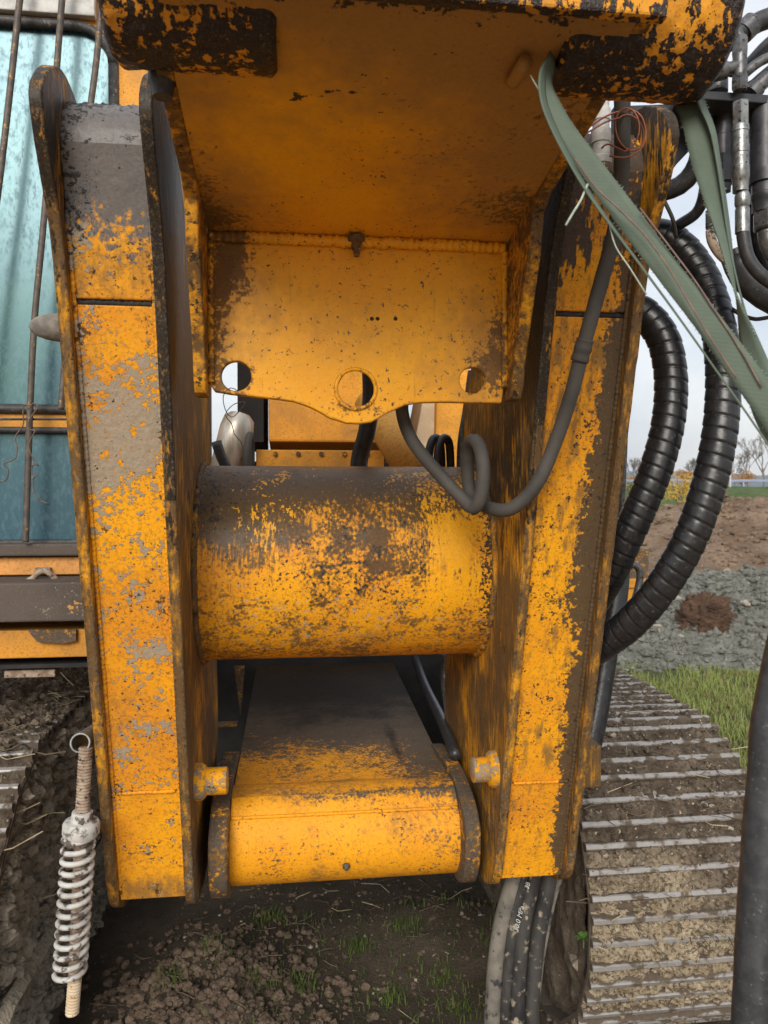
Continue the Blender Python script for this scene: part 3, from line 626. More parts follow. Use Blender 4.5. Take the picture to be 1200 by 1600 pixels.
# ---- seen through the gap behind the tube
bm_ = LY(410, 690, 1.30); b2_ = LY(420, 690, 1.30)
main = MB().prism([(1.22, 2.45), (1.30, bm_.z), (2.3, 1.72), (3.2, 2.0), (3.2, 2.6), (1.9, 2.9)], b2_.x, .33).build('main_boom', m_yel, EX, bevel=.01); main['label'] = 'orange main boom seen between bracket and tube'
MB().box((bm_.x-.12, 1.6, bm_.z+.02), (bm_.x-.005, 2.4, 2.3)).build('boom_side_shade', m_blackbody, main)  # black box added for the shade at the left of the boom
MB().box((-.62, 2.6, .45), (.70, 3.6, 1.80)).build('machine_deck', m_blackbody, EX)  # near-black body, the shade under the boom put into its colour
MB().box((-.80, 1.75, .35), (.66, 2.6, .99)).build('swing_frame', m_blackbody, EX)  # near-black body paints the dark space and keeps skylight out
cl = MB().lathe(LD(352, 745, 2.62), LD(376, 645, 2.66), [(0, .058), (.75, .058), (.9, .052), (.97, .036), (1, .01)], 28).build('lift_cylinder', m_chrome, EX, smooth=True); cl['label'] = 'pale dusty cylinder on the left'
MB().tube([LD(386, 735, 2.5), LD(387, 700, 2.5), LD(390, 680, 2.52), LD(392, 690, 2.58), LD(393, 730, 2.6)], .012, 10).build('hose_loop', m_grey_hose, cl, smooth=True)
cr_ = MB().lathe(LD(655, 745, 2.55), LD(580, 625, 2.75), [(0, .068), (1, .064)], 28).build('lift_cylinder', m_goldcyl, EX, smooth=True); cr_['label'] = 'orange cylinder barrel on the right'
pl0 = LY(400, 722, .85); pl1 = LY(600, 704, .85)
dk = MB().box((pl0.x, .85, pl0.z-.06), (pl1.x, 1.25, pl1.z)).build('deck_cover', m_yel, EX, bevel=.004)
for i in range(5):
    c = LY(430+i*36, 709, .848); MB().lathe(c, c+Vector((0, -.008, 0)), [(0, .009), (1, .008)], 6).build('bolt', m_lug, dk)
pA, pB = LY(648, 735, 1.5), LY(696, 600, 1.5)
MB().prism([(LY(640, 730, 1.5).x, pA.z), (LY(684, 730, 1.5).x, pA.z), (LY(692, 620, 1.5).x, pB.z), (LY(665, 620, 1.5).x, pB.z)], 1.5, 1.8, axes='xz').build('engine_hood', m_cream, EX, bevel=.008)
MB().prism([(LY(680, 740, 1.45).x, pA.z), (LY(735, 740, 1.45).x, pA.z), (LY(735, 560, 1.45).x, pB.z+.15), (LY(684, 560, 1.45).x, pB.z+.15)], 1.45, 1.9, axes='xz').build('hood_side', m_yel, EX, bevel=.008)
def hose(path, r, mat, par=EX, seg=14, nm='hydraulic_hose', label=None, rf=None, step=None):
    o = MB().tube(path, r, seg, rf=rf, step=step).build(nm, mat, par, smooth=True)
    if label: o['label'] = label
    return o
hose([LD(559, 745, 2.30), LD(563, 710, 2.30), LD(573, 675, 2.28), LD(580, 620, 2.26), LD(578, 540, 2.2)], .026, m_black_rubber)
hose([LD(720, 745, 2.3), LD(722, 690, 2.3), LD(730, 640, 2.3), LD(738, 580, 2.3)], .014, m_dark_fit2)
for k, uu in enumerate((681, 695)):
    hose([LD(uu-10, 760, 2.25), LD(uu-11, 712, 2.25), LD(uu-4, 686, 2.27), LD(uu+6, 690, 2.30), LD(uu+9, 725, 2.32), LD(uu+9, 760, 2.32)], .0125, m_black_rubber)
hose([LD(338, 690, 2.35), LD(345, 712, 2.35), LD(356, 735, 2.35)], .016, m_black_rubber)
# dark bits in the recess under the tube
MB().prism([(LY(366, 1045, 1.2).x, LY(366, 1042, 1.2).z), (LY(382, 1045, 1.2).x, LY(366, 1042, 1.2).z), (LY(376, 1150, 1.2).x, LY(366, 1120, 1.2).z)], 1.2, 1.22, axes='xz').build('frame_gusset', m_lug, EX)
hose([LD(698, 1020, 2.6), LD(695, 1060, 2.6), LD(700, 1100, 2.55), LD(704, 1150, 2.55)], .016, m_dark_fit2)
MB().box(LY(336, 1135, 1.0), LY(372, 1128, 1.06)).build('frame_ledge', m_lug, EX)

# ---- hoses round the right leg
def spiral(r, pitch, sd):
    def f(s, th):
        k = ((s/pitch)+th/(2*math.pi)) % 1.0
        edge = min(k, 1-k)*pitch
        return r*(1-.075*math.exp(-(edge/.0019)**2)) + .0016*(k-.5) + .0006*mnoise.noise(Vector((s*40, th, sd)))
    return f
hose([LD(985, 372, 1.78), LD(1030, 368, 1.78), LD(1068, 392, 1.77), LD(1100, 440, 1.75), LD(1122, 510, 1.72), LD(1130, 590, 1.70), LD(1124, 680, 1.69), LD(1104, 770, 1.69), LD(1074, 850, 1.70), LD(1032, 920, 1.73), LD(985, 974, 1.78), LD(938, 1010, 1.86), LD(880, 1050, 2.0)],
     .0375, m_spiral, rf=spiral(.0375, .029, 1), seg=40, step=.0026, label='outer black hose in spiral guard, looping wide of the right leg')
hose([LD(960, 470, 1.80), LD(1005, 490, 1.80), LD(1036, 530, 1.79), LD(1048, 590, 1.78), LD(1044, 660, 1.77), LD(1026, 730, 1.77), LD(1000, 795, 1.78), LD(975, 850, 1.80), LD(950, 905, 1.85), LD(915, 960, 1.95)],
     .0375, m_spiral, rf=spiral(.0375, .029, 5), seg=40, step=.0026, label='inner black hose in spiral guard, close to the right leg')
hose([LD(635, 600, 1.72), LD(628, 640, 1.72), LD(645, 690, 1.715), LD(690, 745, 1.70), LD(722, 778, 1.68), LD(741, 794, 1.65), LD(752, 772, 1.63), LD(755, 728, 1.63), LD(747, 693, 1.655), LD(734, 692, 1.70), LD(730, 730, 1.74), LD(736, 772, 1.74), LD(760, 792, 1.69), LD(798, 795, 1.64), LD(838, 757, 1.615), LD(868, 690, 1.60), LD(893, 615, 1.565), LD(912, 540, 1.54),
      LD(938, 445, 1.51), LD(956, 380, 1.485), LD(967, 320, 1.455), LD(972, 240, 1.43), LD(972, 130, 1.40)], .0148, m_grey_hose, seg=16, label='dusty grey hose with one loop hanging in front of the tube')
sp = LD(905, 565, 1.548); sq = LD(915, 530, 1.536)
MB().tube([sp, sq], .0195, 14, spline=False, step=.004, rf=lambda s, th: .0175+.001*math.sin(s*300)).build('tape_splice', m_grey_hose, EX, smooth=True)
MB().lathe(LD(939, 258, 1.50), LD(939, 150, 1.50), [(0, .020), (.1, .020), (.12, .017), (.3, .017), (.31, .019), (.5, .019), (.51, .016), (.62, .016), (.63, .018), (.8, .018), (.81, .015), (1, .016)], 20).build('pale_fitting', simple('pale_dirty_fitting', (.62, .60, .56), (.38, .36, .33), 40, rough=.6, bumpd=.002), EX, autosmooth=True)
# cylinder and small hose behind the right leg
hose([LD(968, 850, 2.5), LD(962, 930, 2.45), LD(946, 1020, 2.4), LD(928, 1130, 2.35), LD(912, 1190, 2.33)], .038, simple('wet_black_hose', (.012, .013, .015), (.03, .031, .034), 50, rough=.3, bumpd=.003, c3=(.18, .18, .17), s3=60, lo3=.66, hi3=.72), seg=20)
hose([LD(975, 890, 2.6), LD(990, 882, 2.6), LD(1000, 893, 2.6), LD(997, 920, 2.6), LD(988, 948, 2.58), LD(978, 975, 2.55), LD(974, 1000, 2.52)], .0125, m_dark_fit2)
hose([LD(977, 640, 2.2), LD(974, 720, 2.2), LD(970, 800, 2.2), LD(966, 850, 2.2)], .010, m_dark_fit2)
st_ = MB().box(LD(975, 905, 5.2), LD(1016, 912, 5.5)).build('rear_step', m_yel, EX, bevel=.01)
MB().box(LD(978, 912, 5.22), LD(1003, 934, 5.4)).build('step_support', m_yel, st_)
MB().box(LD(975, 858, 5.25), LD(1011, 904, 5.3)).build('step_guard', m_lug, st_, bevel=.01)
# bundle under the right leg
bund = [([(812, 1340, 2.10), (797, 1395, 2.10), (783, 1450, 2.10), (774, 1520, 2.10), (770, 1600, 2.10), (770, 1700, 2.12)], .024, m_mud_hose2),
        ([(826, 1340, 2.09), (812, 1395, 2.09), (801, 1450, 2.085), (794, 1520, 2.08), (790, 1600, 2.08), (790, 1700, 2.1)], .0155, m_mud_hose),
        ([(842, 1340, 2.085), (829, 1395, 2.085), (818, 1450, 2.08), (811, 1520, 2.075), (808, 1600, 2.07), (808, 1700, 2.1)], .0195, m_mud_hose),
        ([(862, 1340, 2.12), (852, 1400, 2.12), (840, 1460, 2.12), (832, 1530, 2.115), (829, 1600, 2.11), (829, 1700, 2.12)], .024, m_mud_hose),
        ([(880, 1350, 2.15), (862, 1410, 2.14), (848, 1480, 2.13), (840, 1540, 2.125), (836, 1600, 2.12), (836, 1700, 2.12)], .011, m_mud_hose2)]
BH = []
for k, (pp, r, mt) in enumerate(bund):
    h = hose([LD(*q) for q in pp], r, mt, seg=18); BH.append(h)
    h['label'] = ['clay-coated hose at the left of the bundle under the right leg', 'thin muddy hose in the bundle', 'printed muddy hose in the middle of the bundle', 'thick black hose in the bundle', 'thin pale hose at the right of the bundle'][k]
# the print on the middle hose, wrapped on its surface
def wrap_text(body, p0, p1, r, size, par, mat, ang=0):
    cu = bpy.data.curves.new('print', 'FONT'); cu.body = body; cu.size = size; cu.align_x = 'LEFT'; cu.align_y = 'CENTER'; cu.resolution_u = 3
    to = bpy.data.objects.new('print', cu); COL.objects.link(to); dg = bpy.context.evaluated_depsgraph_get()
    me = bpy.data.meshes.new_from_object(to.evaluated_get(dg)); bpy.data.objects.remove(to)
    p0, p1 = Vector(p0), Vector(p1); T = (p1-p0).normalized(); view = (CAML-p0); N = (view-T*view.dot(T)).normalized(); Bn = N.cross(T)
    for v in me.vertices:
        x, y = v.co.x, v.co.y; a_ = y/r+ang
        v.co = p0+T*x+N*(math.cos(a_)*(r+.0007))+Bn*(math.sin(a_)*(r+.0007))
    o = link('hose_print', me, mat, par); o['label'] = 'white lettering printed along the hose'; return o
wrap_text('30.0 MPa', LD(811, 1452, 2.08), LD(826, 1392, 2.085), .0195, .019, BH[2], m_white_print, ang=.35)
wrap_text('3B', LD(827, 1385, 2.085), LD(831, 1370, 2.085), .0195, .017, BH[2], m_white_print, ang=.25)

# ---- valve bracket with fittings, upper right
q0, q1 = LD(1060, 158, 1.50), LD(1320, 158, 1.5)
zp = 1.6+(775-158)/1200*1.5
vb = MB().add([LZ(1060, 152, zp), LZ(1330, 170, zp), LZ(1330, 232, zp), LZ(1030, 214, zp)]+[p+Vector((0, 0, .017)) for p in (LZ(1060, 152, zp), LZ(1330, 170, zp), LZ(1330, 232, zp), LZ(1030, 214, zp))],
              [(0,1,2,3),(7,6,5,4),(0,4,5,1),(1,5,6,2),(2,6,7,3),(3,7,4,0)]).build('valve_bracket', m_dark_plate, EX, bevel=.002)
vb['label'] = 'dark steel bracket plate carrying hose fittings beside the right leg'
yb_ = LD(1050, 220, 1.62).y
MB().prism([(LY(u, v, yb_).x, LY(u, v, yb_).z) for u, v in [(960, 165), (1092, 160), (1088, 212), (1078, 235), (1058, 256), (1040, 280), (1015, 330), (960, 330)]], yb_, yb_+.02, axes='xz').build('gusset_plate', m_dark_plate, vb, bevel=.003)
def fit(u, v0, v1, d, prof, mat, nm='hose_fitting', seg=20, u1=None, par=None):
    return MB().lathe(LD(u, v0, d), LD(u1 if u1 is not None else u, v1, d), prof, seg).build(nm, mat, par or vb, autosmooth=True)
PX = 1.5/1200
def pf(*a): return [(t, r*PX) for t, r in a]
fit(1157, 160, 198, 1.5, pf((0, 12.5), (.9, 12.5), (1, 11)), m_steel, 'hex_nut', 6)
fit(1157, 196, 300, 1.5, pf((0, 12), (.03, 13), (.1, 13), (.11, 12), (.3, 12), (.31, 13), (.42, 13), (.43, 12.2), (.62, 12.2), (.63, 13.3), (.8, 13.3), (.82, 12), (1, 11.5)), m_steel)
fit(1160, 300, 364, 1.5, pf((0, 9), (.1, 11.5), (.3, 11.5), (.38, 9.5), (.42, 10.8), (1, 10.8)), m_steel)
hose([LD(1160, 345, 1.5), LD(1162, 372, 1.5), LD(1170, 405, 1.5), LD(1192, 432, 1.5), LD(1225, 450, 1.5), LD(1290, 462, 1.5)], .0128, m_black_rubber, vb)
fit(1194, 165, 270, 1.55, pf((0, 21), (.45, 21), (.46, 23), (1, 23)), m_dark_fit)
fit(1196, 268, 332, 1.55, pf((0, 25), (.3, 25), (.32, 21), (.55, 21), (.57, 22), (.7, 22), (.75, 20), (1, 20)), m_dark_fit)
fit(1198, 330, 360, 1.55, pf((0, 22), (.9, 22), (1, 19)), m_dark_fit2, 'hex_nut', 6)
hose([LD(1199, 355, 1.55), LD(1200, 372, 1.55), LD(1207, 392, 1.55), LD(1222, 404, 1.55), LD(1250, 408, 1.55)], .019, m_steel, vb, nm='steel_elbow')
fit(1130, 165, 245, 1.58, pf((0, 15), (.6, 15), (.62, 17), (1, 17)), m_dark_fit)
fit(1130, 245, 300, 1.58, pf((0, 19), (.75, 19), (.8, 14), (1, 13)), m_dark_fit, 'hex_nut', 6)
fit(1113, 330, 366, 1.58, pf((0, 12), (.7, 12), (.75, 10), (1, 9)), m_dark_fit2, 'hex_nut', 6)
hose([LD(1110, 360, 1.58), LD(1112, 376, 1.58), LD(1122, 394, 1.58), LD(1136, 408, 1.58)], .0095, m_rod, vb, nm='steel_elbow')
fit(1146, 390, 440, 1.60, pf((0, 14), (.2, 16), (1, 16)), m_dark_fit, u1=1165)
hose([LD(1148, 400, 1.60), LD(1162, 432, 1.60), LD(1195, 462, 1.60), LD(1240, 482, 1.6), LD(1300, 490, 1.6)], .028, m_black_rubber, vb)
hose([LD(1008, 306, 1.68), LD(1035, 300, 1.66), LD(1062, 290, 1.64), LD(1083, 268, 1.62), LD(1094, 238, 1.6), LD(1098, 200, 1.58)], .0195, m_black_rubber, vb)
hose([LD(1030, 300, 1.66), LD(1042, 322, 1.66), LD(1052, 345, 1.67), LD(1056, 370, 1.7)], .0042, m_grey_hose, vb, nm='thin_cable')
hose([LD(1128, 472, 1.72), LD(1150, 487, 1.7), LD(1172, 497, 1.7), LD(1195, 497, 1.7), LD(1260, 480, 1.7)], .0045, m_grey_hose, vb, nm='thin_cable')
hose([LD(1175, 250, 1.62), LD(1178, 330, 1.62), LD(1190, 400, 1.62), LD(1220, 440, 1.62), LD(1290, 450, 1.62)], .017, m_black_rubber, vb)
hose([LD(1100, 165, 1.64), LD(1104, 230, 1.64), LD(1102, 290, 1.65), LD(1090, 330, 1.68), LD(1060, 352, 1.72)], .012, m_black_rubber, vb)
# above the plate
hose([LD(1060, 112, 1.62), LD(1095, 95, 1.62), LD(1128, 73, 1.62), LD(1165, 46, 1.62), LD(1205, 27, 1.62), LD(1290, 5, 1.62)], .020, m_dark_fit, vb)
fit(1160, 52, 36, 1.62, pf((0, 18.5), (1, 18.5)), m_dark_fit2, 'hose_collar', 20, 1176)
hose([LD(1070, 72, 1.5), LD(1098, 60, 1.5), LD(1130, 49, 1.5), LD(1148, 48, 1.5), LD(1157, 60, 1.5), LD(1158, 75, 1.5)], .0095, m_dark_fit2, vb, nm='steel_pipe')
fit(1156, 58, 88, 1.5, pf((0, 10), (.2, 12.5), (.8, 12.5), (1, 10.5)), m_dark_fit2, 'hex_nut', 6)
fit(1156, 86, 120, 1.5, pf((0, 10.5), (1, 10.5)), m_dark_fit2)
fit(1156, 118, 142, 1.5, pf((0, 11), (.2, 13), (.7, 13), (1, 10)), m_dark_fit2, 'hex_nut', 6)
fit(1070, 124, 104, 1.5, pf((0, 13), (.55, 13), (.56, 14.5), (.78, 14.5), (.8, 9), (1, 9)), m_dark_fit2, 'tee_branch', 16, 1150)
fit(1120, 62, 145, 1.56, pf((0, 11), (.35, 12), (.4, 15), (.6, 15), (.62, 17), (1, 17)), m_dark_fit2)
hose([LD(1160, 118, 1.52), LD(1185, 98, 1.52), LD(1215, 84, 1.52), LD(1280, 60, 1.52)], .0095, m_dark_fit2, vb, nm='steel_pipe')
hose([LD(1085, 60, 1.7), LD(1120, 100, 1.7), LD(1160, 108, 1.7), LD(1200, 70, 1.7), LD(1260, 20, 1.7)], .014, m_black_rubber, vb)
hose([LD(1160, 148, 1.56), LD(1182, 135, 1.56), LD(1205, 115, 1.56), LD(1260, 80, 1.56)], .017, m_dark_fit, vb)
fit(1172, 148, 120, 1.54, pf((0, 14), (.4, 14), (.45, 11), (1, 11)), m_dark_fit2, 'hose_collar', 16, 1200)

# ---- cab
YC = .78
def cq(u0, v0, u1, v1, y0, y1):      # box whose front face covers a pixel rectangle at machine depth y0
    a_, b_ = LY(u0, v1, y0), LY(u1, v0, y0); return (a_.x, y0, a_.z), (b_.x, y1, b_.z)
def rr_outline(x0, z0, x1, z1, r, n=7):
    out = []
    for cx, cz, a0 in ((x1-r, z1-r, 0), (x0+r, z1-r, 90), (x0+r, z0+r, 180), (x1-r, z0+r, 270)):
        out += [(cx+r*math.cos(R(a0+90*k/n)), cz+r*math.sin(R(a0+90*k/n))) for k in range(n+1)]
    return out
wl, wr_ = LY(-260, 300, YC).x, LY(176, 60, YC).x
zt_, zm1, zm0, zb_ = LY(60, 34, YC).z, LY(60, 641, YC).z, LY(60, 672, YC).z, LY(60, 848, YC).z
xR = wr_+.17
cab_out = [(wl-.1, LY(60, 1035, YC).z), (xR, LY(60, 1035, YC).z), (xR, zt_+.30), (wl-.1, zt_+.30)]
xlow = xR-.03
cab = MB().prism(cab_out, YC+.012, YC+.05, holes=[rr_outline(wl, zm1+.004, wr_, zt_, .12)[::-1], rr_outline(wl, zb_, xlow, zm0, .03)[::-1]], axes='xz').build('cab', m_yel, EX, bevel=.006)
cab['label'] = 'cab front with teal tinted windows behind steel guard bars'
MB().box((xR-.03, YC+.05, zb_-.45), (xR, YC+1.5, zt_+.3)).build('cab_side', m_yel, cab)
MB().box((wl-.1, YC+1.45, zb_-.45), (xR-.03, YC+1.5, zt_+.3)).build('cab_back', m_blackbody, cab)
MB().box((wl-.1, YC+.05, zt_+.27), (xR-.03, YC+1.5, zt_+.3)).build('cab_roof', m_yel, cab)
MB().box((wl-.3, YC-.02, LY(60, 24, YC).z), (LY(150, 24, YC).x, YC+.01, LY(60, -25, YC).z)).build('roof_visor', simple('white_visor', (.6, .6, .57), (.4, .4, .38), 20), cab, bevel=.004)
MB().prism(rr_outline(wl, zm1+.006, wr_, zt_, .12), YC+.025, YC+.03, axes='xz').build('window_pane', m_glass, cab)
MB().prism(rr_outline(wl, zb_, xlow, zm0, .03), YC+.025, YC+.03, axes='xz').build('window_pane', m_glass, cab)
o_ = rr_outline(wl, zm1+.004, wr_, zt_, .12); MB().tube([(p[0], YC+.008, p[1]) for p in o_+[o_[0]]], .017, 8, spline=False).build('window_gasket', m_gasket, cab, smooth=True)
o_ = rr_outline(wl, zb_, xlow, zm0, .03); MB().tube([(p[0], YC+.008, p[1]) for p in o_+[o_[0]]], .011, 8, spline=False).build('window_gasket', m_gasket, cab, smooth=True)
MB().box(*cq(-260, 848, 330, 872, YC-.06, YC+.011)).build('window_sill', m_bumper, cab, bevel=.006)
MB().box(*cq(-260, 868, 330, 902, YC-.03, YC+.010)).build('lower_panel', worn('paint_faded_panel', [dict(col=(.25,.11,.04), n=[(8,1,None)], bias=0, lo=.4, hi=.6, op=.5, h=0)], base=(.72, .33, .09), bumpd=.001, chips=.62), cab, bevel=.003)
MB().box(*cq(-260, 907, 330, 978, YC-.22, YC-.0)).build('front_bumper', m_bumper, cab, bevel=.006)
MB().box(*cq(-260, 979, 330, 1036, YC-.17, YC-.01)).build('lower_beam', m_yel, cab, bevel=.004)
MB().box(*cq(-260, 1037, 330, 1046, YC-.15, YC+.1)).build('beam_flange', m_blackbody, cab)
MB().box(*cq(6, 1046, 86, 1060, YC-.13, YC-.05)).build('wear_plate', m_rod, cab, bevel=.003)
MB().prism([(LY(u, v, YC-.12).x, LY(u, v, YC-.12).z) for u, v in [(55, 978), (60, 986), (70, 997), (110, 999), (128, 995), (128, 978)]], YC-.19, YC-.175, axes='xz').build('tow_lug', m_lug, cab)
MB().tube([LY(38, 912, YC-.10), LY(52, 903, YC-.10), LY(62, 894, YC-.10), LY(72, 892, YC-.10), LY(80, 898, YC-.10), LY(90, 908, YC-.10)], .010, 8).build('shackle', m_rod, cab, smooth=True)
MB().box(*cq(54, 887, 78, 896, YC-.05, YC-.03)).build('shackle_bracket', m_rod, cab, bevel=.002)
for pts in ([(40, -60), (31, 0), (18, 120), (2, 260), (-30, 520), (-60, 860)], [(104, -60), (97, 0), (86, 140), (68, 350), (54, 500), (47, 640), (40, 847)], [(168, -60), (160, 0), (150, 100), (139, 185), (120, 350), (95, 640)]):
    MB().tube([LY(u, v, YC-.075) for u, v in pts], .0105, 10).build('guard_bar', m_bar, cab, smooth=True)
MB().tube([LY(u, 655, YC-.066) for u in (-100, 40, 200)], .004, 8, spline=False).build('tie_strip', m_gasket, cab)

# ---- crawler tracks
TRK_R = .52; TRK_Z = .305; TRK_Y0 = .74; TRK_Y1 = 4.3
def track_pt(s):
    """s<0: top run going back, 0..pi*R: round the front, beyond: bottom run"""
    if s < 0: return TRK_Y0-s, TRK_Z+TRK_R, 0.0
    if s < math.pi*TRK_R:
        t = s/TRK_R; return TRK_Y0-math.sin(t)*TRK_R, TRK_Z+math.cos(t)*TRK_R, t
    return TRK_Y0+(s-math.pi*TRK_R), TRK_Z-TRK_R, math.pi
def shoe_mesh():
    W_, Lh = .30, .098; mb = MB()
    mb.box((-W_, -Lh, -.040), (W_, Lh, -.028))
    for yy in (-.070, .0, .070):
        n = 12
        for k in range(1):
            prof = [(-.014, -.0282), (.014, -.0282), (.0095, -.004), (.006, 0), (-.006, 0), (-.0095, -.004)]
            mb.prism([(yy+a_, b_) for a_, b_ in prof], -W_+.002, W_-.002)
    return mb
shoe_me = None
def make_track(xc, name_label, mudmat, seed, heap):
    global shoe_me
    # side frame is the part's own mesh
    fr = MB().prism([(TRK_Y0-.22, .40), (TRK_Y0-.18, .25), (TRK_Y0+.1, .12), (TRK_Y1, .12), (TRK_Y1, .62), (TRK_Y0+.1, .62), (TRK_Y0-.15, .58)], xc-.17, xc+.17).build('crawler_track', m_mud_wall, EX, bevel=.01)
    fr['label'] = name_label
    MB().lathe((xc-.10, TRK_Y0, TRK_Z), (xc+.10, TRK_Y0, TRK_Z), [(0, .22), (.02, .33), (.3, .34), (.32, .36), (.68, .36), (.7, .34), (.98, .33), (1, .22)], 40).build('idler_wheel', m_lug, fr, autosmooth=True)
    pitch = .204; s = -3.45
    while s < math.pi*TRK_R+1.2:
        y, z, t = track_pt(s)
        if shoe_me is None:
            o = shoe_mesh().build('track_shoe', m_grouser, fr, bevel=0); shoe_me = o.data
        else:
            o = bpy.data.objects.new('track_shoe', shoe_me); COL.objects.link(o); o.parent = fr
        o.location = (xc, y, z); o.rotation_euler = (t+R(random.uniform(-1, 1)), 0, R(random.uniform(-.25, .25))); s += pitch
    # packed mud between the grousers
    def mudf(u, v):
        x = xc-.297+.594*u; s_ = -3.3+(3.3+math.pi*TRK_R*.9)*v; y, z, t = track_pt(s_)
        p = Vector((x*9, s_*9, seed)); n_ = fbm(p, 4); n2 = fbm(p*3.4, 5)
        ph = (s_+3.45+.102) % .204 - .102; dist = min(abs(ph), abs(ph-.07), abs(ph+.07))
        big_ = fbm(Vector((x*4+seed, s_*3.2, 7)), 3); h = -.012+.010*n_+.017*n2+.022*max(0, big_)
        if s_ < .1: h += .004
        e = min(u, 1-u); h -= .012*max(0, 1-e/.05)
        if heap and s_ < .35:
            k = max(0, min(1, (.35-s_)/.45)); h += k*heap*max(0, .5+.8*fbm(Vector((x*3, s_*2, seed)), 3))*math.sin(math.pi*min(1, max(0, u*.9+.08)))
        lim = -.003+.008*n2+.022*max(0, big_-.12)
        if dist < .011 and h > lim and (not heap or s_ > .0): h = lim
        return (x, y-math.sin(t)*h, z+math.cos(t)*h)
    md = MB().grid(150, 760, mudf).build('packed_mud', mudmat, fr, smooth=True, recalc=False); kind(md, 'stuff')
    return fr
def trackmud(name, seed):
    M = Mat(name, (.1,.08,.06), .95, 0, .25)
    a_ = M.noise(13, 6, .65); b_ = M.noise(85, 5, .7); c_ = M.noise(3, 3)
    dark = M.mix(M.sstep(a_, .36, .64), (.082, .060, .043), (.165, .130, .096)); tan = M.mix(M.sstep(a_, .36, .64), (.30, .235, .155), (.42, .345, .24))
    zz = M.sep('Z'); k = M.sstep(M.math('ADD', zz, M.math('MULTIPLY', M.math('SUBTRACT', c_, .5), .5)), .56, .36)
    c = M.mix(k, dark, tan); c = M.mix(M.math('MULTIPLY', M.sstep(b_, .47, .62), .85), c, (.060, .045, .032)); c = M.mix(M.sstep(M.noise(60, 3, .6), .64, .68), c, (.44, .38, .29))
    M.color(c); M.bump(M.math('ADD', a_, M.math('MULTIPLY', b_, .8)), .9, .012); return M.m
m_tm = trackmud('mud_right_track', 3)
tr_r = make_track(.725+.30, 'right crawler track with dry mud between its steel grousers', m_tm, 3.3, 0)
tr_l = make_track(-.94-.30, 'left crawler track heaped with earth and straw', trackmud('mud_left_track', 5), 8.1, .075)
# mud-caked inner walls of the tracks
def wallgrid(x, sg, seed, name):
    def f(u, v):
        y = .33+3.2*u; z = .06+.70*v
        arch = 0
        dy = TRK_Y0-y
        zmax = TRK_Z+math.sqrt(max(0, .50**2-max(0, dy)**2))-.035; zmin = TRK_Z-math.sqrt(max(0, .50**2-max(0, dy)**2))+.03
        z = zmin+(zmax-zmin)*v
        return (x+sg*(.022*fbm(Vector((y*5, z*5, seed)), 4)+.009*fbm(Vector((y*26, z*14, seed)), 3)-.05*abs(v-.5)**2), y, z)
    o = MB().grid(220, 60, f); return o
wallgrid(.745, -1, 2, '').build('mud_wall', m_mud_track, tr_r, smooth=True, recalc=False)
wallgrid(-.955, 1, 6, '').build('mud_wall', m_mud_wall, tr_l, smooth=True, recalc=False)
a0, a1 = LD(8, 1575, 2.10), LD(112, 1400, 2.75)
MB().tube([a0+Vector((0, -.15, -.05)), a0, a1, a1+(a1-a0)], .030, 4, spline=False).build('guide_bar', m_mud_wall, tr_l, bevel=.004)
a0, a1 = LD(905, 1510, 2.35), LD(862, 1400, 2.9)
MB().tube([a0, a1, a1+(a1-a0)], .022, 4, spline=False).build('guide_bar', m_mud_wall, tr_r, bevel=.004)

# ================================================================= loose things on the machine
def ribbon(pts, thick, name, mat, step=.006):
    """pts: (u, v, depth, half width px, tilt deg): a flat webbing in world space; UVs run along it"""
    C = [WD(p[0], p[1], p[2]) for p in pts]; A = [Vector((p[3]*p[2]/FPX, p[4], 0)) for p in pts]
    def cm(Q, i, t):
        a_, b_, c_, d_ = Q[max(0, i-1)], Q[i], Q[min(len(Q)-1, i+1)], Q[min(len(Q)-1, i+2)]
        return .5*((2*b_)+(c_-a_)*t+(2*a_-5*b_+4*c_-d_)*t*t+(3*b_-a_-3*c_+d_)*t*t*t)
    cs, ws = [], []
    for i in range(len(C)-1):
        m = max(3, int((C[i+1]-C[i]).length/step))
        for k in range(m): cs.append(cm(C, i, k/m)); ws.append(A[i].lerp(A[i+1], k/m))
    cs.append(C[-1]); ws.append(A[-1]); V = []; F = []; n = len(cs); s = 0; sv = []
    for i in range(n):
        T = (cs[min(i+1, n-1)]-cs[max(0, i-1)]).normalized(); view = (CAMW-cs[i]).normalized(); pr = T.cross(view).normalized(); vn = pr.cross(T).normalized()
        t = R(ws[i].y); wd = pr*math.cos(t)+vn*math.sin(t); nn = T.cross(wd).normalized(); hw = max(.0012, ws[i].x)
        if i: s += (cs[i]-cs[i-1]).length
        for j in range(5):
            q = (j/4-.5)*2; jit = .0006*mnoise.noise(Vector((s*90, q*2, 1))) if abs(q) == 1 else 0
            V.append(cs[i]+wd*(hw*q+jit)+nn*thick*.5); sv.append((s, q*hw))
        for j in range(5):
            q = 1-(j/4)*2; V.append(cs[i]+wd*(hw*q)-nn*thick*.5); sv.append((s, q*hw))
    for i in range(n-1):
        for j in range(10): F.append((i*10+j, i*10+(j+1) % 10, (i+1)*10+(j+1) % 10, (i+1)*10+j))
    F += [tuple(range(9, -1, -1)), tuple((n-1)*10+j for j in range(10))]
    return V, F, sv
def strap_obj(V, F, sv, name, mat, parent):
    me = bpy.data.meshes.new(name); me.from_pydata([tuple(v) for v in V], [], F); me.update(); uv = me.uv_layers.new(name='UVMap')
    for l in me.loops: a_ = sv[l.vertex_index]; uv.data[l.index].uv = (a_[0]*90, a_[1]*90)
    return link(name, me, mat, parent, True)
STR = thing('webbing_strap', 'sage green webbing strap with frayed edges looped through the right bushing', 'strap')
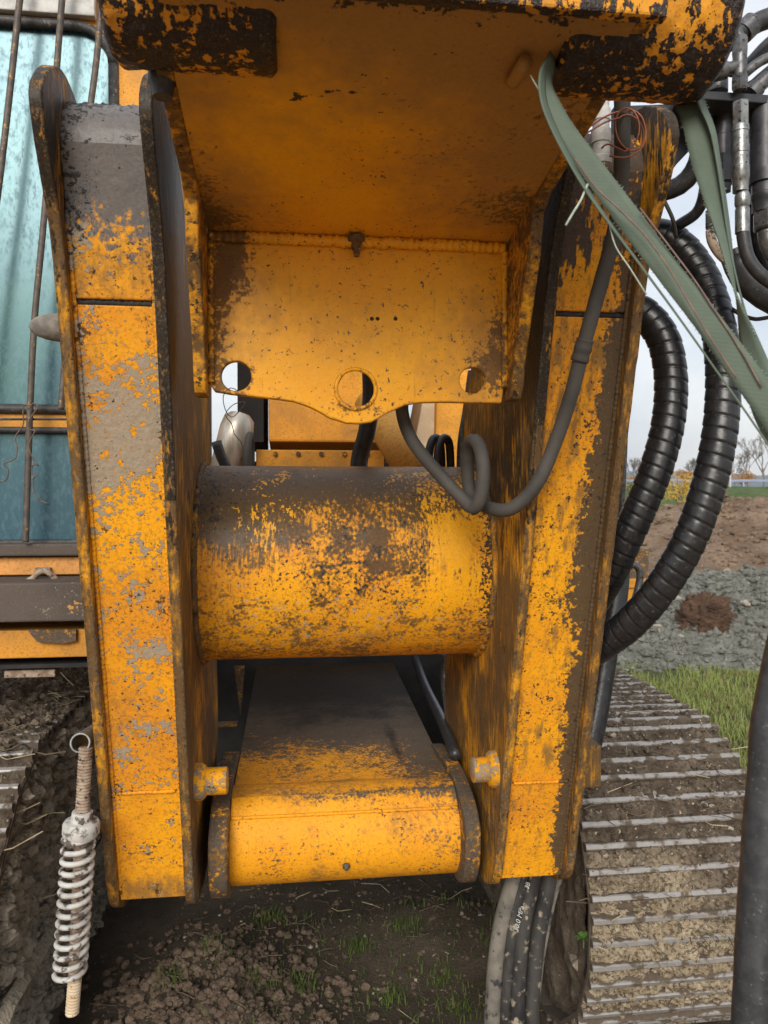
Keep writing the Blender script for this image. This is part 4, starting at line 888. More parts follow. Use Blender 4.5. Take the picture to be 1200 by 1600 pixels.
s1 = ribbon([(874, 70, 1.16, 9, 10), (866, 92, 1.10, 10, 30), (856, 116, 1.06, 12, 55), (858, 150, 1.04, 14, 40), (880, 198, 1.03, 14, 18), (928, 268, 1.01, 17, 8), (985, 345, .98, 18, 5), (1045, 425, .95, 18, 3), (1105, 502, .92, 19, 2), (1160, 578, .90, 21, 0), (1215, 655, .88, 22, 0), (1300, 790, .86, 29, 0)], .0022, '', None)
strap_obj(*s1, 'strap_band', m_strap, STR)
s2 = ribbon([(878, 66, 1.15, 8, 10), (862, 92, 1.08, 10, 40), (848, 118, 1.035, 11, 62), (850, 160, 1.02, 11, 68), (872, 215, 1.01, 11, 70), (908, 282, .995, 9, 74), (950, 345, .97, 7, 78), (1005, 420, .945, 5, 84), (1062, 498, .92, 4, 86), (1120, 580, .895, 4, 88), (1180, 665, .875, 4, 88), (1270, 800, .86, 4, 88)], .0022, '', None)
strap_obj(*s2, 'strap_band', m_strap, STR)
s3 = ribbon([(1058, 100, 1.22, 18, 0), (1072, 138, 1.20, 19, 4), (1088, 190, 1.17, 20, 6), (1102, 250, 1.13, 20, 8), (1117, 310, 1.09, 17, 25), (1131, 370, 1.05, 13, 45), (1143, 430, 1.01, 11, 70), (1153, 475, .98, 12, 100), (1168, 530, .95, 18, 135), (1186, 590, .92, 22, 160), (1212, 660, .89, 25, 175), (1300, 800, .86, 26, 180)], .0022, '', None)
strap_obj(*s3, 'strap_band', m_strap, STR)
s4 = ribbon([(1076, 128, 1.20, 8, 60), (1094, 160, 1.17, 9, 65), (1112, 200, 1.14, 9, 66), (1122, 250, 1.11, 8, 70), (1130, 310, 1.08, 6, 78), (1138, 370, 1.05, 3, 85), (1152, 440, 1.01, 3, 86), (1176, 530, .96, 4, 80), (1196, 610, .92, 5, 70), (1230, 720, .88, 6, 60)], .0022, '', None)
strap_obj(*s4, 'strap_band', m_strap, STR)
def thread(pts, r, mat, par, nm='loose_thread'): return MB().tube([WD(*p) for p in pts], r, 5).build(nm, mat, par, smooth=True)
thread([(898, 248, .995), (932, 294, .985), (962, 322, .975), (1006, 366, .955), (1045, 420, .935), (1075, 470, .92), (1105, 520, .905), (1150, 590, .89)], .0013, m_strap_edge, STR)
thread([(1000, 325, .965), (1048, 388, .945), (1084, 436, .93), (1112, 478, .915), (1140, 520, .905), (1165, 560, .895), (1190, 605, .885)], .0011, m_strap_edge, STR)
thread([(918, 288, .99), (908, 312, .985), (897, 330, .98), (884, 352, .975)], .0017, simple('pale_thread', (.42, .48, .40), (.3, .36, .3), 80), STR)
thread([(829, 118, 1.05), (838, 134, 1.04), (848, 150, 1.03)], .0011, bpy.data.materials['pale_thread'], STR)
thread([(952, 350, .97), (962, 385, .965), (985, 420, .955), (1010, 460, .945)], .0010, bpy.data.materials['pale_thread'], STR)

fz = MB(); rz = random.Random(4)
for V_, _f, _s in (s1, s3):
    for i in range(0, len(V_)//10):
        for j in (0, 4):
            for _ in range(2):
                if rz.random() < .55:
                    p = Vector(V_[i*10+j]); d = (p-Vector(V_[i*10+2])).normalized()*rz.uniform(.4, 1)+Vector((rz.gauss(0, .6), rz.gauss(0, .6), rz.gauss(0, .6))); d.normalize(); L_ = rz.uniform(.001, .0032)
                    fz.tube([p-d*.001, p+d*L_*.5+Vector((rz.gauss(0, 1), rz.gauss(0, 1), rz.gauss(0, 1)))*.0006, p+d*L_], .00028, 3, spline=False, caps=False)
kind(fz.build('frayed_edge', bpy.data.materials['pale_thread'], STR, recalc=False), 'stuff')
def wire(name, label, pts, r, mat, cat='wire', grp=None):
    o = MB().tube([WD(*p) for p in pts], r, 6).build(name, mat, None, smooth=True); return tag(o, label, cat, grp)
cw = []
for k in range(140):
    t = k/139*2*math.pi*1.6; sh = k/139
    cw.append((980+22*math.cos(t-2.2)+6*math.sin(t*.37)-4*sh, 205+(34-8*sh)*math.sin(t-2.2)+8*math.sin(t*.6+1), 1.395+.02*math.sin(t*.5)))
wire('copper_wire', 'thin copper wire coiled beside the hose at the top of the right leg', [(905, 215, 1.36), (925, 203, 1.37), (948, 190, 1.385)]+cw[::3]+[(950, 225, 1.39), (940, 232, 1.4)], .0016, m_copper)
wire('copper_wire', 'second copper wire tail running behind the green strap', [(903, 212, 1.38), (930, 192, 1.39), (955, 178, 1.40), (985, 172, 1.40), (1002, 182, 1.40), (1009, 210, 1.40), (1000, 235, 1.40), (978, 246, 1.4), (952, 244, 1.4)], .0017, m_copper)
yw = 2.42
wire('tie_wire', 'rusty wire hanging left of the middle guard bar', [(48, 634, yw), (38, 632, yw), (36, 645, yw), (37, 660, yw), (33, 670, yw), (25, 680, yw), (24, 690, yw), (27, 700, yw), (24, 716, yw), (14, 721, yw), (7, 724, yw), (8, 729, yw), (13, 733, yw), (11, 748, yw), (4, 752, yw), (-8, 754, yw)], .0022, m_wire)
wire('tie_wire', 'rusty kinked wire hanging right of the middle guard bar', [(44, 640, yw), (52, 630, yw), (59, 635, yw), (50, 650, yw), (44, 660, yw), (47, 671, yw), (55, 673, yw), (50, 682, yw), (45, 695, yw), (47, 707, yw), (52, 716, yw), (54, 722, yw), (60, 728, yw), (54, 725, yw), (49, 732, yw), (51, 741, yw), (58, 744, yw), (52, 748, yw), (54, 770, yw), (60, 781, yw), (68, 784, yw), (77, 788, yw)], .0022, m_wire)
wire('thin_wire', 'thin dark wire dangling from the left hole of the bracket', [(372, 611, 1.50), (360, 606, 1.50), (349, 618, 1.50), (352, 640, 1.52), (362, 652, 1.53), (376, 640, 1.52), (383, 628, 1.51), (365, 632, 1.52), (352, 648, 1.53), (362, 662, 1.54), (366, 678, 1.55), (376, 690, 1.56), (380, 704, 1.57), (377, 720, 1.58)], .0009, m_black_wire)

# spring tensioner hanging at the left leg
SPD = 1.70
SPR = thing('spring_tensioner', 'white coil spring on a rusty threaded rod hanging beside the left leg', 'spring', tuple(WD(113, 1585, SPD)))
SB = SPR.location.copy(); SPR_loc = SB
def sprp(u, v, d=SPD): return WD(u, v, d)-SB
def thr(s, th, r): return r*(1+.05*math.sin(s*900))
MB().tube([sprp(134, 1168), sprp(127, 1300)], .0148, 14, spline=False, step=.0012, rf=lambda s, th: thr(s, th, .0148)).build('threaded_rod', m_rod, SPR, smooth=True)
MB().tube([sprp(127, 1300), sprp(117, 1530)], .0142, 14, spline=False, step=.0012, rf=lambda s, th: thr(s, th, .0142)).build('threaded_rod', m_rod, SPR, smooth=True)
MB().tube([sprp(117, 1528), sprp(113, 1578), sprp(113, 1584)], .0145, 14, spline=False, step=.0012, rf=lambda s, th: thr(s, th, .0145)).build('rod_end', m_rodpale, SPR, smooth=True)
e0, e1 = WD(125, 1161, 1.695)-SB, WD(148, 1146, 1.86)-SB
ey = MB(); nn_ = 28; ax_ = (e1-e0).normalized(); N_ = (Vector((0,0,1))-ax_*ax_.z).normalized(); B_ = ax_.cross(N_)
ring = lambda p, r: [p+N_*math.cos(2*math.pi*k/nn_)*r+B_*math.sin(2*math.pi*k/nn_)*r for k in range(nn_)]
ey.add(ring(e0, .0175)+ring(e0, .0225)+ring(e1, .0225)+ring(e1, .0175), [(q*nn_+k, q*nn_+(k+1) % nn_, ((q+1) % 4)*nn_+(k+1) % nn_, ((q+1) % 4)*nn_+k) for q in range(4) for k in range(nn_)])
ey.build('eye_tube', m_steel, SPR, bevel=.0015, autosmooth=True)
MB().lathe(sprp(129, 1268), sprp(126, 1306), [(0, .022), (.35, .024), (.38, .036), (.5, .040), (.85, .040), (1, .036)], 26).build('spring_seat', m_spring, SPR, autosmooth=True)
c0, c1 = sprp(123.5, 1304), sprp(109, 1522); ax_ = (c1-c0).normalized(); N_ = Vector((1, 0, 0)); N_ = (N_-ax_*N_.dot(ax_)).normalized(); B_ = ax_.cross(N_); turns = 13.5; hp = []
for k in range(int(turns*22)+1):
    t = k/22; f_ = t/turns; f_ = f_ if .05 < f_ < .95 else f_
    hp.append(c0.lerp(c1, f_)+N_*math.cos(2*math.pi*t)*.032+B_*math.sin(2*math.pi*t)*.032)
MB().tube(hp, .0060, 10, spline=False).build('coil', m_spring, SPR, smooth=True)

# black hose close to the lens at the lower right
FH = MB().tube([WD(1172, 1760, .86), WD(1178, 1600, .88), WD(1186, 1420, .90), WD(1200, 1230, .92), WD(1222, 1050, .94), (.62, 1.02, 1.75)], .0245, 24, rf=lambda s, th: .0245*(1+.03*mnoise.noise(Vector((s*30, th, 2))))).build('black_hose', m_black_rubber, None, smooth=True)
tag(FH, 'black rubber hose hanging close at the lower right in front of the track', 'hose')

# ================================================================= ground and background
def ground_h(x, y):
    r = math.hypot(x, y-2.5)
    h = .018*fbm(Vector((x*2.2, y*2.2, 0)), 4)+(.012*fbm(Vector((x*14, y*14, 3)), 3) if r < 6 else 0)
    h += .13*math.exp(-((x+.62)/.28)**2-((y-2.62)/.40)**2)*(1+.5*fbm(Vector((x*7, y*7, 9)), 3))
    h += .10*math.exp(-((x-.25)/.35)**2-((y-3.1)/.25)**2)*(1+.5*fbm(Vector((x*7, y*7, 2)), 3))
    if r > 8: h += .05*fbm(Vector((x*.5, y*.5, 1)), 3)
    return h-.21
def ax(n, near, far, k):
    return [near*math.sinh(k*(2*i/(n-1)-1))/math.sinh(k) * (far/near) for i in range(n)]
nx, ny = 300, 320
xs = [ (0.0 + 3500*math.sinh(9.2*(2*i/(nx-1)-1))/math.sinh(9.2)) for i in range(nx)]
ys = [2.3 + 3500*math.sinh(9.2*(2*i/(ny-1)-1))/math.sinh(9.2) for i in range(ny)]
ys = [y if y > -60 else -60+(y+60)*.2 for y in ys]
gd = MB(); gd.v = [(x, y, ground_h(x, y)) for y in ys for x in xs]; gd.f = [(j*nx+i, j*nx+i+1, (j+1)*nx+i+1, (j+1)*nx+i) for j in range(ny-1) for i in range(nx-1)]
def ground_mat():
    M = Mat('site_ground', (.1,.08,.06), .95, 0, .25)
    a_ = M.noise(2.2, 6, .6); b_ = M.noise(24, 6, .68); f_ = M.noise(110, 5, .7)
    near = M.mix(M.sstep(a_, .38, .62), (.058, .043, .030), (.100, .076, .055)); near = M.mix(M.math('MULTIPLY', M.sstep(b_, .52, .66), .75), near, (.035, .047, .014))
    y = M.sep('Y'); x = M.sep('X')
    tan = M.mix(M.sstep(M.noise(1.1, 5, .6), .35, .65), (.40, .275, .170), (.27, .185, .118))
    grass = M.mix(M.sstep(b_, .35, .65), (.050, .085, .018), (.075, .060, .030))
    c = M.mix(M.math('MULTIPLY', M.sstep(y, 3.8, 5.2), M.sstep(x, 1.2, 2.0)), near, grass)
    c = M.mix(M.sstep(M.math('ADD', y, M.math('MULTIPLY', a_, 3)), 9.5, 11.5), c, tan)
    c = M.mix(M.sstep(y, 2.0, 1.2), c, tan)  # unseen ground near the camera made tan to bounce light onto the bracket
    c = M.mix(M.sstep(y, 34, 44), c, (.09, .105, .045))
    c = M.mix(M.math('MULTIPLY', M.sstep(f_, .5, .75), .6), c, (.035, .027, .02)); c = M.mix(M.sstep(M.noise(75, 3, .6), .68, .71), c, (.30, .27, .22))
    M.color(c); M.bump(M.math('ADD', b_, f_), .9, .012); return M.m
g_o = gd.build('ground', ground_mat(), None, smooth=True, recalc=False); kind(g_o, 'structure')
# grey clay mound and its brown lump
m_clay = soil('grey_clay', (.19, .19, .160), (.28, .275, .235), (.050, .050, .040), 5, 30, .09, pale=(.42, .40, .33))
def clay_h(x, y):
    crest = .10+.36*min(1, max(0, (x-2.9)/2.2)); y = y-.8
    d = (y-9.6); prof = math.exp(-(d/1.75)**2) if d < 0 else math.exp(-(d/2.2)**2)
    side = 1/(1+math.exp(-(x-1.0)*3))
    h = (crest+.06)*prof*side-.06*(1-prof)
    n = fbm(Vector((x*1.7, y*1.7, 4)), 3)*.10+abs(fbm(Vector((x*5.5, y*5.5, 1)), 3))*.13+abs(mnoise.noise(Vector((x*15, y*15, 6))))*.06
    return h+(n-.04)*min(1, prof*2.2)*side-.34*(1-min(1, prof*3))
cm_ = MB().grid(230, 190, lambda u, v: ((lambda x, y: (x, y, clay_h(x, y)))(.4+9*u, 7.1+6.7*v))).build('clay_mound', m_clay, None, smooth=True, recalc=False); kind(cm_, 'structure')
m_redsoil = soil('root_brown_soil', (.10, .058, .036), (.155, .092, .058), (.045, .026, .018), 6, 40, .05)
lc = WD(1102, 962, 8.9)
def lump(u, v):
    th = 2*math.pi*u; ph = math.pi*.55*v; d = Vector((math.cos(th)*math.sin(ph), math.sin(th)*math.sin(ph), math.cos(ph))); r = .29*(1+.3*fbm(d*2.2+Vector((3, 1, 2)), 3)+.2*fbm(d*9, 4))
    return (lc.x+d.x*r*1.05, lc.y+d.y*r, lc.z-.10+d.z*r*1.15)
lp = MB().grid(60, 40, lump).build('soil_clump', m_redsoil, None, smooth=True, recalc=False); tag(lp, 'dark reddish brown clump of rooty soil on the grey clay mound', 'soil clump')
# brown soil heap further back
m_brown = soil('brown_heap_soil', (.150, .098, .062), (.25, .175, .118), (.075, .048, .032), .9, 7, .12, pale=(.36, .30, .23))
def heap_h(x, y):
    cr = .95+.55*min(1, max(0, (x-7)/4.5)); d = y-24; pr = math.exp(-(d/(3.6 if d < 0 else 4.5))**2); return cr*pr*(1+.12*fbm(Vector((x*.6, y*.6, 2)), 3))+.12*fbm(Vector((x*2.2, y*2.2, 5)), 3)*min(1, pr*3)+.1*abs(mnoise.noise(Vector((x*5, y*5, 1))))*min(1, pr*3)-.2*(1-min(1, pr*6))
hp_ = MB().grid(200, 110, lambda u, v: ((lambda x, y: (x, y, heap_h(x, y)))(1+34*u, 14.5+20*v))).build('soil_heap', m_brown, None, smooth=True, recalc=False); kind(hp_, 'structure')
# grass bank with the road barrier
m_bank = soil('bank_grass', (.058, .095, .026), (.10, .125, .042), (.032, .050, .014), .35, 3, .2)
def bank_h(x, y): return 2.35/(1+math.exp(-(y-54)*.8))+.12*fbm(Vector((x*.3, y*.3, 8)), 3)-.3*(1-1/(1+math.exp(-(y-47)*1.2)))
bk = MB().grid(160, 40, lambda u, v: ((lambda x, y: (x, y, bank_h(x, y)))(-60+190*u, 44+40*v))).build('grass_bank', m_bank, None, smooth=True, recalc=False); kind(bk, 'structure')
m_rail = simple('barrier_blue_white', (.30, .36, .50), (.22, .28, .42), .8, rough=.5, bumpd=.0005)
rail = thing('road_barrier', 'pale blue road barrier on the grass bank in the distance', 'barrier', (22, 61, 2.2))
MB().prism([(0, .52), (-.03, .56), (0, .60), (-.03, .66), (0, .70), (.02, .70), (.02, .52)], -18, 40).build('rail', m_rail, rail)
for k in range(28): MB().box((-17.5+2*k, .021, -.3), (-17.38+2*k, .10, .66)).build('post', m_rail, rail)
# hills far off
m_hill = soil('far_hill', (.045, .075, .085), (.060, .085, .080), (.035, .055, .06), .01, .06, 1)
def hill_h(x): return 1.6+1100/1200*(46+12*math.sin(x*.004+1)+9*mnoise.noise(Vector((x*.006, 2, 0)))+3*mnoise.noise(Vector((x*.03, 5, 0))))
hl = MB().grid(160, 10, lambda u, v: ((lambda x: (x, 1100+260*v, -2+(hill_h(x)+2)*math.sin(v*math.pi/2)))(-900+2400*u))).build('hills', m_hill, None, smooth=True, recalc=False); kind(hl, 'structure')
# bare trees and autumn bushes
m_bark = simple('bare_twig_bark', (.15, .125, .105), (.21, .18, .155), 3, rough=.9)
def bare_tree(x, y, z, H, sd, label):
    rnd = random.Random(sd); mb = MB(); tw = MB()
    def grow(p, d, L, r, lv):
        q = p+d*L; m = mb if lv < 2 else tw
        m.tube([p, p.lerp(q, .5)+Vector((rnd.uniform(-1, 1), rnd.uniform(-1, 1), 0))*L*.05, q], r, 5 if lv < 2 else 3, spline=False, caps=False, rf=lambda s, th: max(.012, r*(1-.45*s/max(L, .01))))
        if lv >= 5: return
        for k in range(rnd.choice((3, 3, 4))):
            a_ = rnd.uniform(0, 6.283); sp = rnd.uniform(.25, .6); nd = (d+Vector((math.cos(a_), math.sin(a_), .15))*sp).normalized()
            grow(p.lerp(q, rnd.uniform(.55, 1)), nd, L*rnd.uniform(.58, .8), r*.58, lv+1)
    grow(Vector((0, 0, 0)), Vector((rnd.uniform(-.06, .06), 0, 1)), H*.30, H*.014, 0)
    t = thing('bare_tree', label, 'tree', (x, y, z), 0, 'bare trees beyond the barrier')
    mb.build('trunk', m_bark, t, recalc=False); tw.build('crown', m_bark, t, recalc=False)
TL = ['leafless tree at the far right, tallest of the distant trees', 'leafless tree left of the tallest one by the frame edge', 'leafless tree in the gap between the two spiral hoses', 'leafless tree seen right beside the right leg', 'small leafless tree next to the one beside the right leg', 'short leafless tree just right of the outer spiral hose', 'leafless tree partly hidden by the green strap at the frame edge']
for k, (u, yy, H) in enumerate([(1192, 82, 8.2), (1168, 90, 7.0), (1082, 92, 5.8), (995, 88, 5.6), (1015, 100, 5.2), (1148, 98, 5.0), (1225, 85, 7.4)]):
    p = WD(u, 770, yy); bare_tree(p.x, yy, 2.1, H, 40+k, TL[k])
def leafmat(n, c1, c2):
    M = Mat(n, c1, .8, 0, .2); M.color(M.mix(M.noise(1.5, 3), c1, c2)); return M.m
m_gold = leafmat('golden_leaves', (.62, .36, .03), (.42, .30, .05)); m_rust = leafmat('rust_leaves', (.42, .19, .06), (.33, .20, .07)); m_olive = leafmat('olive_leaves', (.16, .18, .05), (.25, .22, .05))
def bush(x, y, z, rx, rz, mat, n, sd, name, label):
    rnd = random.Random(sd); mb = MB(); L = []
    lobes = [(rnd.uniform(-.6, .6)*rx, rnd.uniform(-.5, .5)*rx, rnd.uniform(.3, .75)*rz*2, rnd.uniform(.35, .55)) for _ in range(9)]
    for _ in range(n):
        lx, ly, lz, lr = rnd.choice(lobes); d = Vector((rnd.gauss(0, 1), rnd.gauss(0, 1), rnd.gauss(0, 1))).normalized()*rnd.uniform(.5, 1)**.5
        c = Vector((lx+d.x*lr*rx, ly+d.y*lr*rx, max(.05, lz+d.z*lr*rz))); s = rnd.uniform(.05, .12)*max(.6, rx/1.6); a_ = Vector((rnd.gauss(0, 1), rnd.gauss(0, 1), rnd.gauss(0, 1))).normalized(); b_ = a_.orthogonal().normalized()
        mb.add([c-a_*s, c+b_*s*.6, c+a_*s, c-b_*s*.6], [(0, 1, 2, 3)])
    t = thing(name, label, 'bush', (x, y, z), 0, 'autumn bushes along the bank'); mb.build('foliage', mat, t, recalc=False); st = MB()
    for k in range(6): a_ = k*1.05; st.tube([(0, 0, -.1), (math.cos(a_)*rx*.25, math.sin(a_)*rx*.25, rz*.8), (math.cos(a_)*rx*.5, math.sin(a_)*rx*.5, rz*1.4)], .03, 4, spline=False)
    st.build('stem', m_bark, t)
for k, (u, vt, vb_, yy, hw, mat, lab) in enumerate([(1060, 738, 792, 43, 25, m_gold, 'bright golden yellow bush between the spiral hoses'), (1083, 765, 800, 41, 18, m_gold, 'lower yellow bush at the foot of the bright golden one'), (990, 752, 792, 42, 16, m_olive, 'olive green bush right beside the right leg'),
        (1072, 730, 762, 70, 22, m_rust, 'rust orange bush behind the barrier above the golden bush'), (1105, 738, 762, 72, 16, m_rust, 'rust brown bush behind the barrier, left of the outer spiral hose'), (1160, 735, 760, 72, 20, m_rust, 'orange bush behind the barrier right of the outer spiral hose'), (992, 742, 764, 74, 16, m_rust, 'orange bush behind the barrier beside the right leg'), (1035, 745, 764, 74, 14, m_rust, 'small rust bush behind the barrier, close to the inner spiral hose')]):
    p0, p1 = WD(u, vb_, yy), WD(u, vt, yy); bush(p0.x, yy, p0.z, hw*yy/1200, (p1.z-p0.z)*.55, mat, 1500, 70+k, 'autumn_bush', lab)
# white marker post by the barrier
pp = WD(1141, 765, 58)
tag(MB().prism(circle(0, 0, .06, 8), 0, 1.1, axes='xy').build('marker_post', m_white_print), 'small white marker post by the barrier right of the outer hose', 'post').location = (pp.x, 58, 2.2)

# ---- loose ground cover
def blades(n, sampler, hmin, hmax, w, sd, lean=.5):
    rnd = random.Random(sd); mb = MB()
    for _ in range(n):
        x, y, z = sampler(rnd); h = rnd.uniform(hmin, hmax); a_ = rnd.uniform(0, 6.283); l = rnd.uniform(.1, lean)*h; d = Vector((math.cos(a_), math.sin(a_), 0)); s = Vector((-d.y, d.x, 0))*w*rnd.uniform(.6, 1.3)
        p = Vector((x, y, z-.01)); m = p+d*l*.35+Vector((0, 0, h*.62)); t = p+d*l+Vector((0, 0, h*rnd.uniform(.7, 1)))
        b = len(mb.v); mb.v += [tuple(p-s), tuple(p+s), tuple(m+s*.7), tuple(m-s*.7), tuple(t)]; mb.f += [(b, b+1, b+2, b+3), (b+3, b+2, b+4)]
    return mb
m_grass = leafmat('grass_blades', (.14, .205, .04), (.29, .31, .10)); m_drygrass = leafmat('dry_grass', (.33, .25, .13), (.17, .12, .06))
def gs(rnd):
    while 1:
        x, y = rnd.uniform(1.3, 5.0), rnd.uniform(4.4, 8.2); c = mnoise.noise(Vector((x*1.6, y*1.6, 3)))
        if y < 8.1-.2*(x-2.5) and c+rnd.uniform(-.35, .35) > -.12 and toL((x, y, 0)).x > 1.35: return x, y, ground_h(x, y)
gr = blades(17000, gs, .04, .13, .0036, 5, 1.1).build('grass', m_grass, None, recalc=False); kind(gr, 'stuff', 'bright green grass strip between the right track and the clay mound')
dg_ = blades(8500, gs, .03, .10, .003, 8, 1.4).build('dry_grass', m_drygrass, None, recalc=False); kind(dg_, 'stuff', 'withered brown stalks in the grass strip')
TU = [WZ(u, v, -.21) for u, v in ((262, 1580), (405, 1572), (604, 1568), (630, 1475), (560, 1490), (690, 1535), (420, 1440), (470, 1560), (720, 1580), (330, 1540))]
def ts(rnd):
    if rnd.random() < .55:
        c = rnd.choice(TU); x, y = rnd.gauss(c.x, .035), rnd.gauss(c.y, .03)
    else: x, y = rnd.uniform(-.6, .5), rnd.uniform(2.2, 3.3)
    return x, y, ground_h(x, y)
kind(blades(2600, ts, .012, .055, .0022, 15, .9).build('weeds', leafmat('weed_blades', (.055, .085, .018), (.09, .12, .03)), None, recalc=False), 'stuff', 'sparse weeds on the shaded soil under the machine')
ICO = None
def clods(n, sampler, smin, smax, mat, name, sd, label, par=None, flat=.75):
    global ICO
    if ICO is None:
        bm = bmesh.new(); bmesh.ops.create_icosphere(bm, subdivisions=2, radius=1); ICO = ([v.co.copy() for v in bm.verts], [tuple(v.index for v in f.verts) for f in bm.faces]); bm.free()
    rnd = random.Random(sd); mb = MB()
    for _ in range(n):
        c = sampler(rnd)
        if c is None: continue
        s = smin+(smax-smin)*rnd.random()**2.5; o = Vector((rnd.uniform(0, 99), rnd.uniform(0, 99), 0)); rt = Matrix.Rotation(rnd.uniform(0, 6.3), 3, 'Z') @ Matrix.Rotation(rnd.uniform(0, 6.3), 3, 'X')
        k = len(mb.v)
        for v in ICO[0]:
            q = v*(1+.5*mnoise.noise(v*1.2+o)+.42*mnoise.noise(v*2.9+o)+.2*mnoise.noise(v*7+o)); q = rt @ (q*s); mb.v.append((c[0]+q.x, c[1]+q.y, c[2]+q.z*flat))
        mb.f += [tuple(i+k for i in f) for f in ICO[1]]
    o = mb.build(name, mat, par, smooth=False, recalc=False); kind(o, 'stuff', label); return o
def cs1(rnd):
    x, y = rnd.gauss(-.60, .22), rnd.gauss(2.55, .28); return x, y, ground_h(x, y)+.004
clods(2600, cs1, .003, .020, m_clod, 'soil_clods', 1, 'loose brown clods heaped below the left leg')
def cs2(rnd):
    x, y = rnd.uniform(-.9, .8), rnd.uniform(2.1, 3.6); return x, y, ground_h(x, y)
clods(1500, cs2, .002, .011, m_clod, 'soil_clods', 2, 'small clods scattered on the soil under the machine')
m_pebble = simple('pale_pebble', (.34, .30, .24), (.22, .19, .15), 30, rough=.9)
clods(160, cs2, .003, .009, m_pebble, 'pebbles', 3, 'pale pebbles scattered under the machine')
def cs4(rnd):
    x, y = rnd.uniform(1.5, 8), rnd.uniform(7.9, 11.3); return x, y, clay_h(x, y)+.01
clods(5200, cs4, .012, .075, m_clay, 'clay_lumps', 4, 'grey clay lumps covering the mound')
clods(140, cs4, .02, .06, m_pebble, 'mound_stones', 6, 'pale stones in the clay mound')
def cs5(rnd):
    x, y = rnd.uniform(6, 20), rnd.uniform(18, 26); return x, y, heap_h(x, y)
clods(2200, cs5, .02, .14, m_brown, 'heap_lumps', 7, 'earth lumps on the brown soil heap')
def on_track(xc, s0, s1, up=0):
    def f(rnd):
        x = xc+rnd.uniform(-.29, .29); s_ = rnd.uniform(s0, s1); y, z, t = track_pt(s_); h = -.012+up*rnd.random()
        return x, y-math.sin(t)*h, z+math.cos(t)*h
    return f
clods(5200, on_track(1.025, -2.6, 1.1, .012), .002, .011, m_tm, 'mud_crumbs', 9, None, tr_r)
clods(420, on_track(1.025, -2.0, .75), .003, .011, m_pebble, 'mud_pebbles', 10, None, tr_r)
clods(2200, on_track(-1.24, -2.4, .2, .05), .003, .017, m_mud_track, 'mud_crumbs', 11, None, tr_l)
def straws(n, sampler, lmin, lmax, r, mat, name, sd, label, par=None):
    rnd = random.Random(sd); mb = MB()
    for _ in range(n):
        p = Vector(sampler(rnd)); a_ = rnd.uniform(0, 6.283); L = rnd.uniform(lmin, lmax); d = Vector((math.cos(a_), math.sin(a_), rnd.uniform(-.15, .3))).normalized(); b_ = Vector((rnd.gauss(0, 1), rnd.gauss(0, 1), rnd.gauss(0, .6)))*L*.12
        mb.tube([p, p+d*L*.5+b_, p+d*L], r*rnd.uniform(.6, 1.2), 3, spline=False)
    o = mb.build(name, mat, par, recalc=False); kind(o, 'stuff', label); return o
m_straw = simple('pale_straw', (.42, .35, .22), (.28, .22, .13), 20, rough=.8); m_darkstraw = simple('dark_straw', (.13, .10, .065), (.08, .06, .04), 20, rough=.9)
straws(520, on_track(-1.24, -2.2, .25, .06), .04, .13, .0017, m_darkstraw, 'straw', 1, None, tr_l)
straws(150, on_track(-1.24, -1.6, .6, .05), .05, .16, .0018, m_straw, 'pale_straw', 2, None, tr_l)
straws(900, on_track(1.025, -2.4, .9, .022), .03, .10, .0015, m_darkstraw, 'straw', 3, None, tr_r)
straws(70, on_track(1.025, -1.5, 1.0, .01), .04, .13, .0015, m_straw, 'pale_straw', 4, None, tr_r)
straws(260, cs2, .03, .13, .0014, m_darkstraw, 'twigs', 5, 'thin dark twigs lying on the soil under the machine')
straws(50, cs2, .05, .14, .0013, m_straw, 'straw_stalks', 6, 'pale straw stalks lying on the soil under the machine')
def wc_(rnd):
    y = rnd.uniform(.34, 1.5); q = math.sqrt(max(0, .48**2-max(0, TRK_Y0-y)**2)); return -.955+rnd.uniform(-.01, .012), y, TRK_Z+rnd.uniform(-q, q)
clods(1500, wc_, .004, .034, m_mud_wall, 'caked_mud', 21, None, tr_l)
def rt_(rnd):
    a_ = rnd.uniform(0, 6.283); q = rnd.uniform(0, 1); return lc.x+math.cos(a_)*.26*q, lc.y-.20+math.sin(a_)*.12*q, lc.z-.02+.22*(1-q)+rnd.uniform(-.12, .02)
straws(420, rt_, .04, .13, .0028, simple('root_fibre', (.11, .06, .035), (.06, .035, .022), 20, rough=.9), 'root_fibres', 12, 'tangled brown roots in the soil clump on the clay mound')
def wl_(rnd): y = rnd.uniform(.38, 1.0); return -.95+rnd.uniform(-.02, .03), y, rnd.uniform(.3, .75)
straws(9, wl_, .06, .16, .0016, m_straw, 'hanging_straw', 7, None, tr_l)

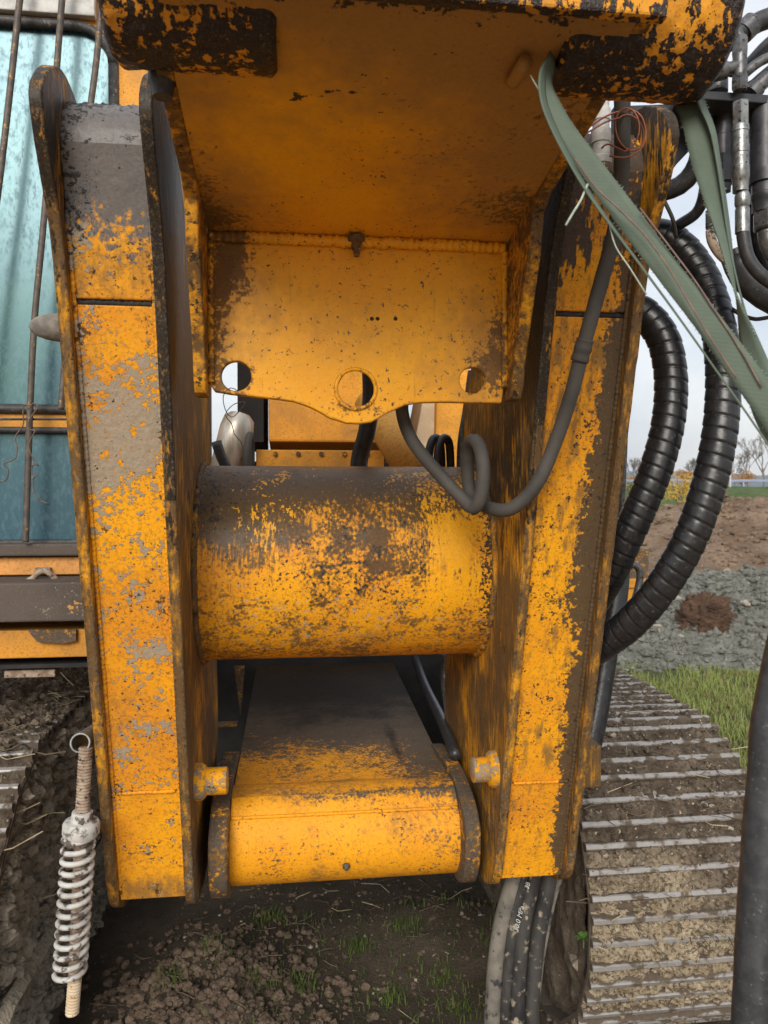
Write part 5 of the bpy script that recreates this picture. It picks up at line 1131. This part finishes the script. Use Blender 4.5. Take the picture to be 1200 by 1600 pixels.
# small plant and fallen leaves by the right track
def leaf_mesh(pts_):
    mb = MB()
    for (c, d, L_, w_, up_) in pts_:
        c, d = Vector(c), Vector(d).normalized(); sd = Vector((-d.y, d.x, 0)).normalized(); u_ = Vector((0, 0, up_))
        q = [c, c+d*L_*.35+sd*w_+u_*L_*.3, c+d*L_*.75+sd*w_*.8+u_*L_*.45, c+d*L_+u_*L_*.4, c+d*L_*.75-sd*w_*.8+u_*L_*.45, c+d*L_*.35-sd*w_+u_*L_*.3]
        m_ = [c+d*L_*.35+u_*L_*.22, c+d*L_*.75+u_*L_*.36]; mb.add(q+m_, [(0, 1, 6), (1, 2, 7, 6), (2, 3, 7), (0, 6, 5), (6, 7, 4, 5), (7, 3, 4)])
    return mb
pw = WD(912, 1466, 2.28); rl = random.Random(3)
wp = thing('weed', 'small green leafy weed at the inner edge of the right track', 'plant', tuple(pw))
leaf_mesh([((0, 0, 0), (math.cos(k*.8), math.sin(k*.8), 0), rl.uniform(.02, .04), .008, rl.uniform(.3, 1.2)) for k in range(9)]).build('leaves', leafmat('weed_leaf', (.07, .16, .03), (.12, .22, .05)), wp, recalc=False)
MB().tube([(0, 0, -.03), (0, 0, .008)], .002, 6, spline=False).build('stem', bpy.data.materials['weed_leaf'], wp)
lf = leafmat('fallen_leaf_red', (.45, .10, .04), (.50, .20, .06))
for (u, v, d_, lab) in ((945, 1456, 2.27, 'red fallen leaf lying on the right track near its inner edge'), (1122, 1458, 2.33, 'orange brown fallen leaf on the right track near the black hose')):
    o = leaf_mesh([((0, 0, 0), (1, .2, 0), .045, .014, .1)]).build('fallen_leaf', lf, None, recalc=False); o.location = WD(u-10, v, d_-.02); o.rotation_euler = (R(55), 0, R(10)); tag(o, lab, 'leaf', 'fallen leaves on the track')

# ---- haze
HZ = MB().box((-1000, -70, -8), (1600, 1500, 95)).build('haze', None); kind(HZ, 'stuff', 'thin pale haze over the site')
hm = bpy.data.materials.new('haze_air'); hm.use_nodes = True; hn = hm.node_tree; hn.nodes.clear(); ho = hn.nodes.new('ShaderNodeOutputMaterial'); hv = hn.nodes.new('ShaderNodeVolumePrincipled')
hv.inputs['Color'].default_value = (.86, .90, .95, 1); hv.inputs['Density'].default_value = .00042; hv.inputs['Anisotropy'].default_value = .2
hn.links.new(hv.outputs[0], ho.inputs['Volume']); HZ.data.materials.append(hm)
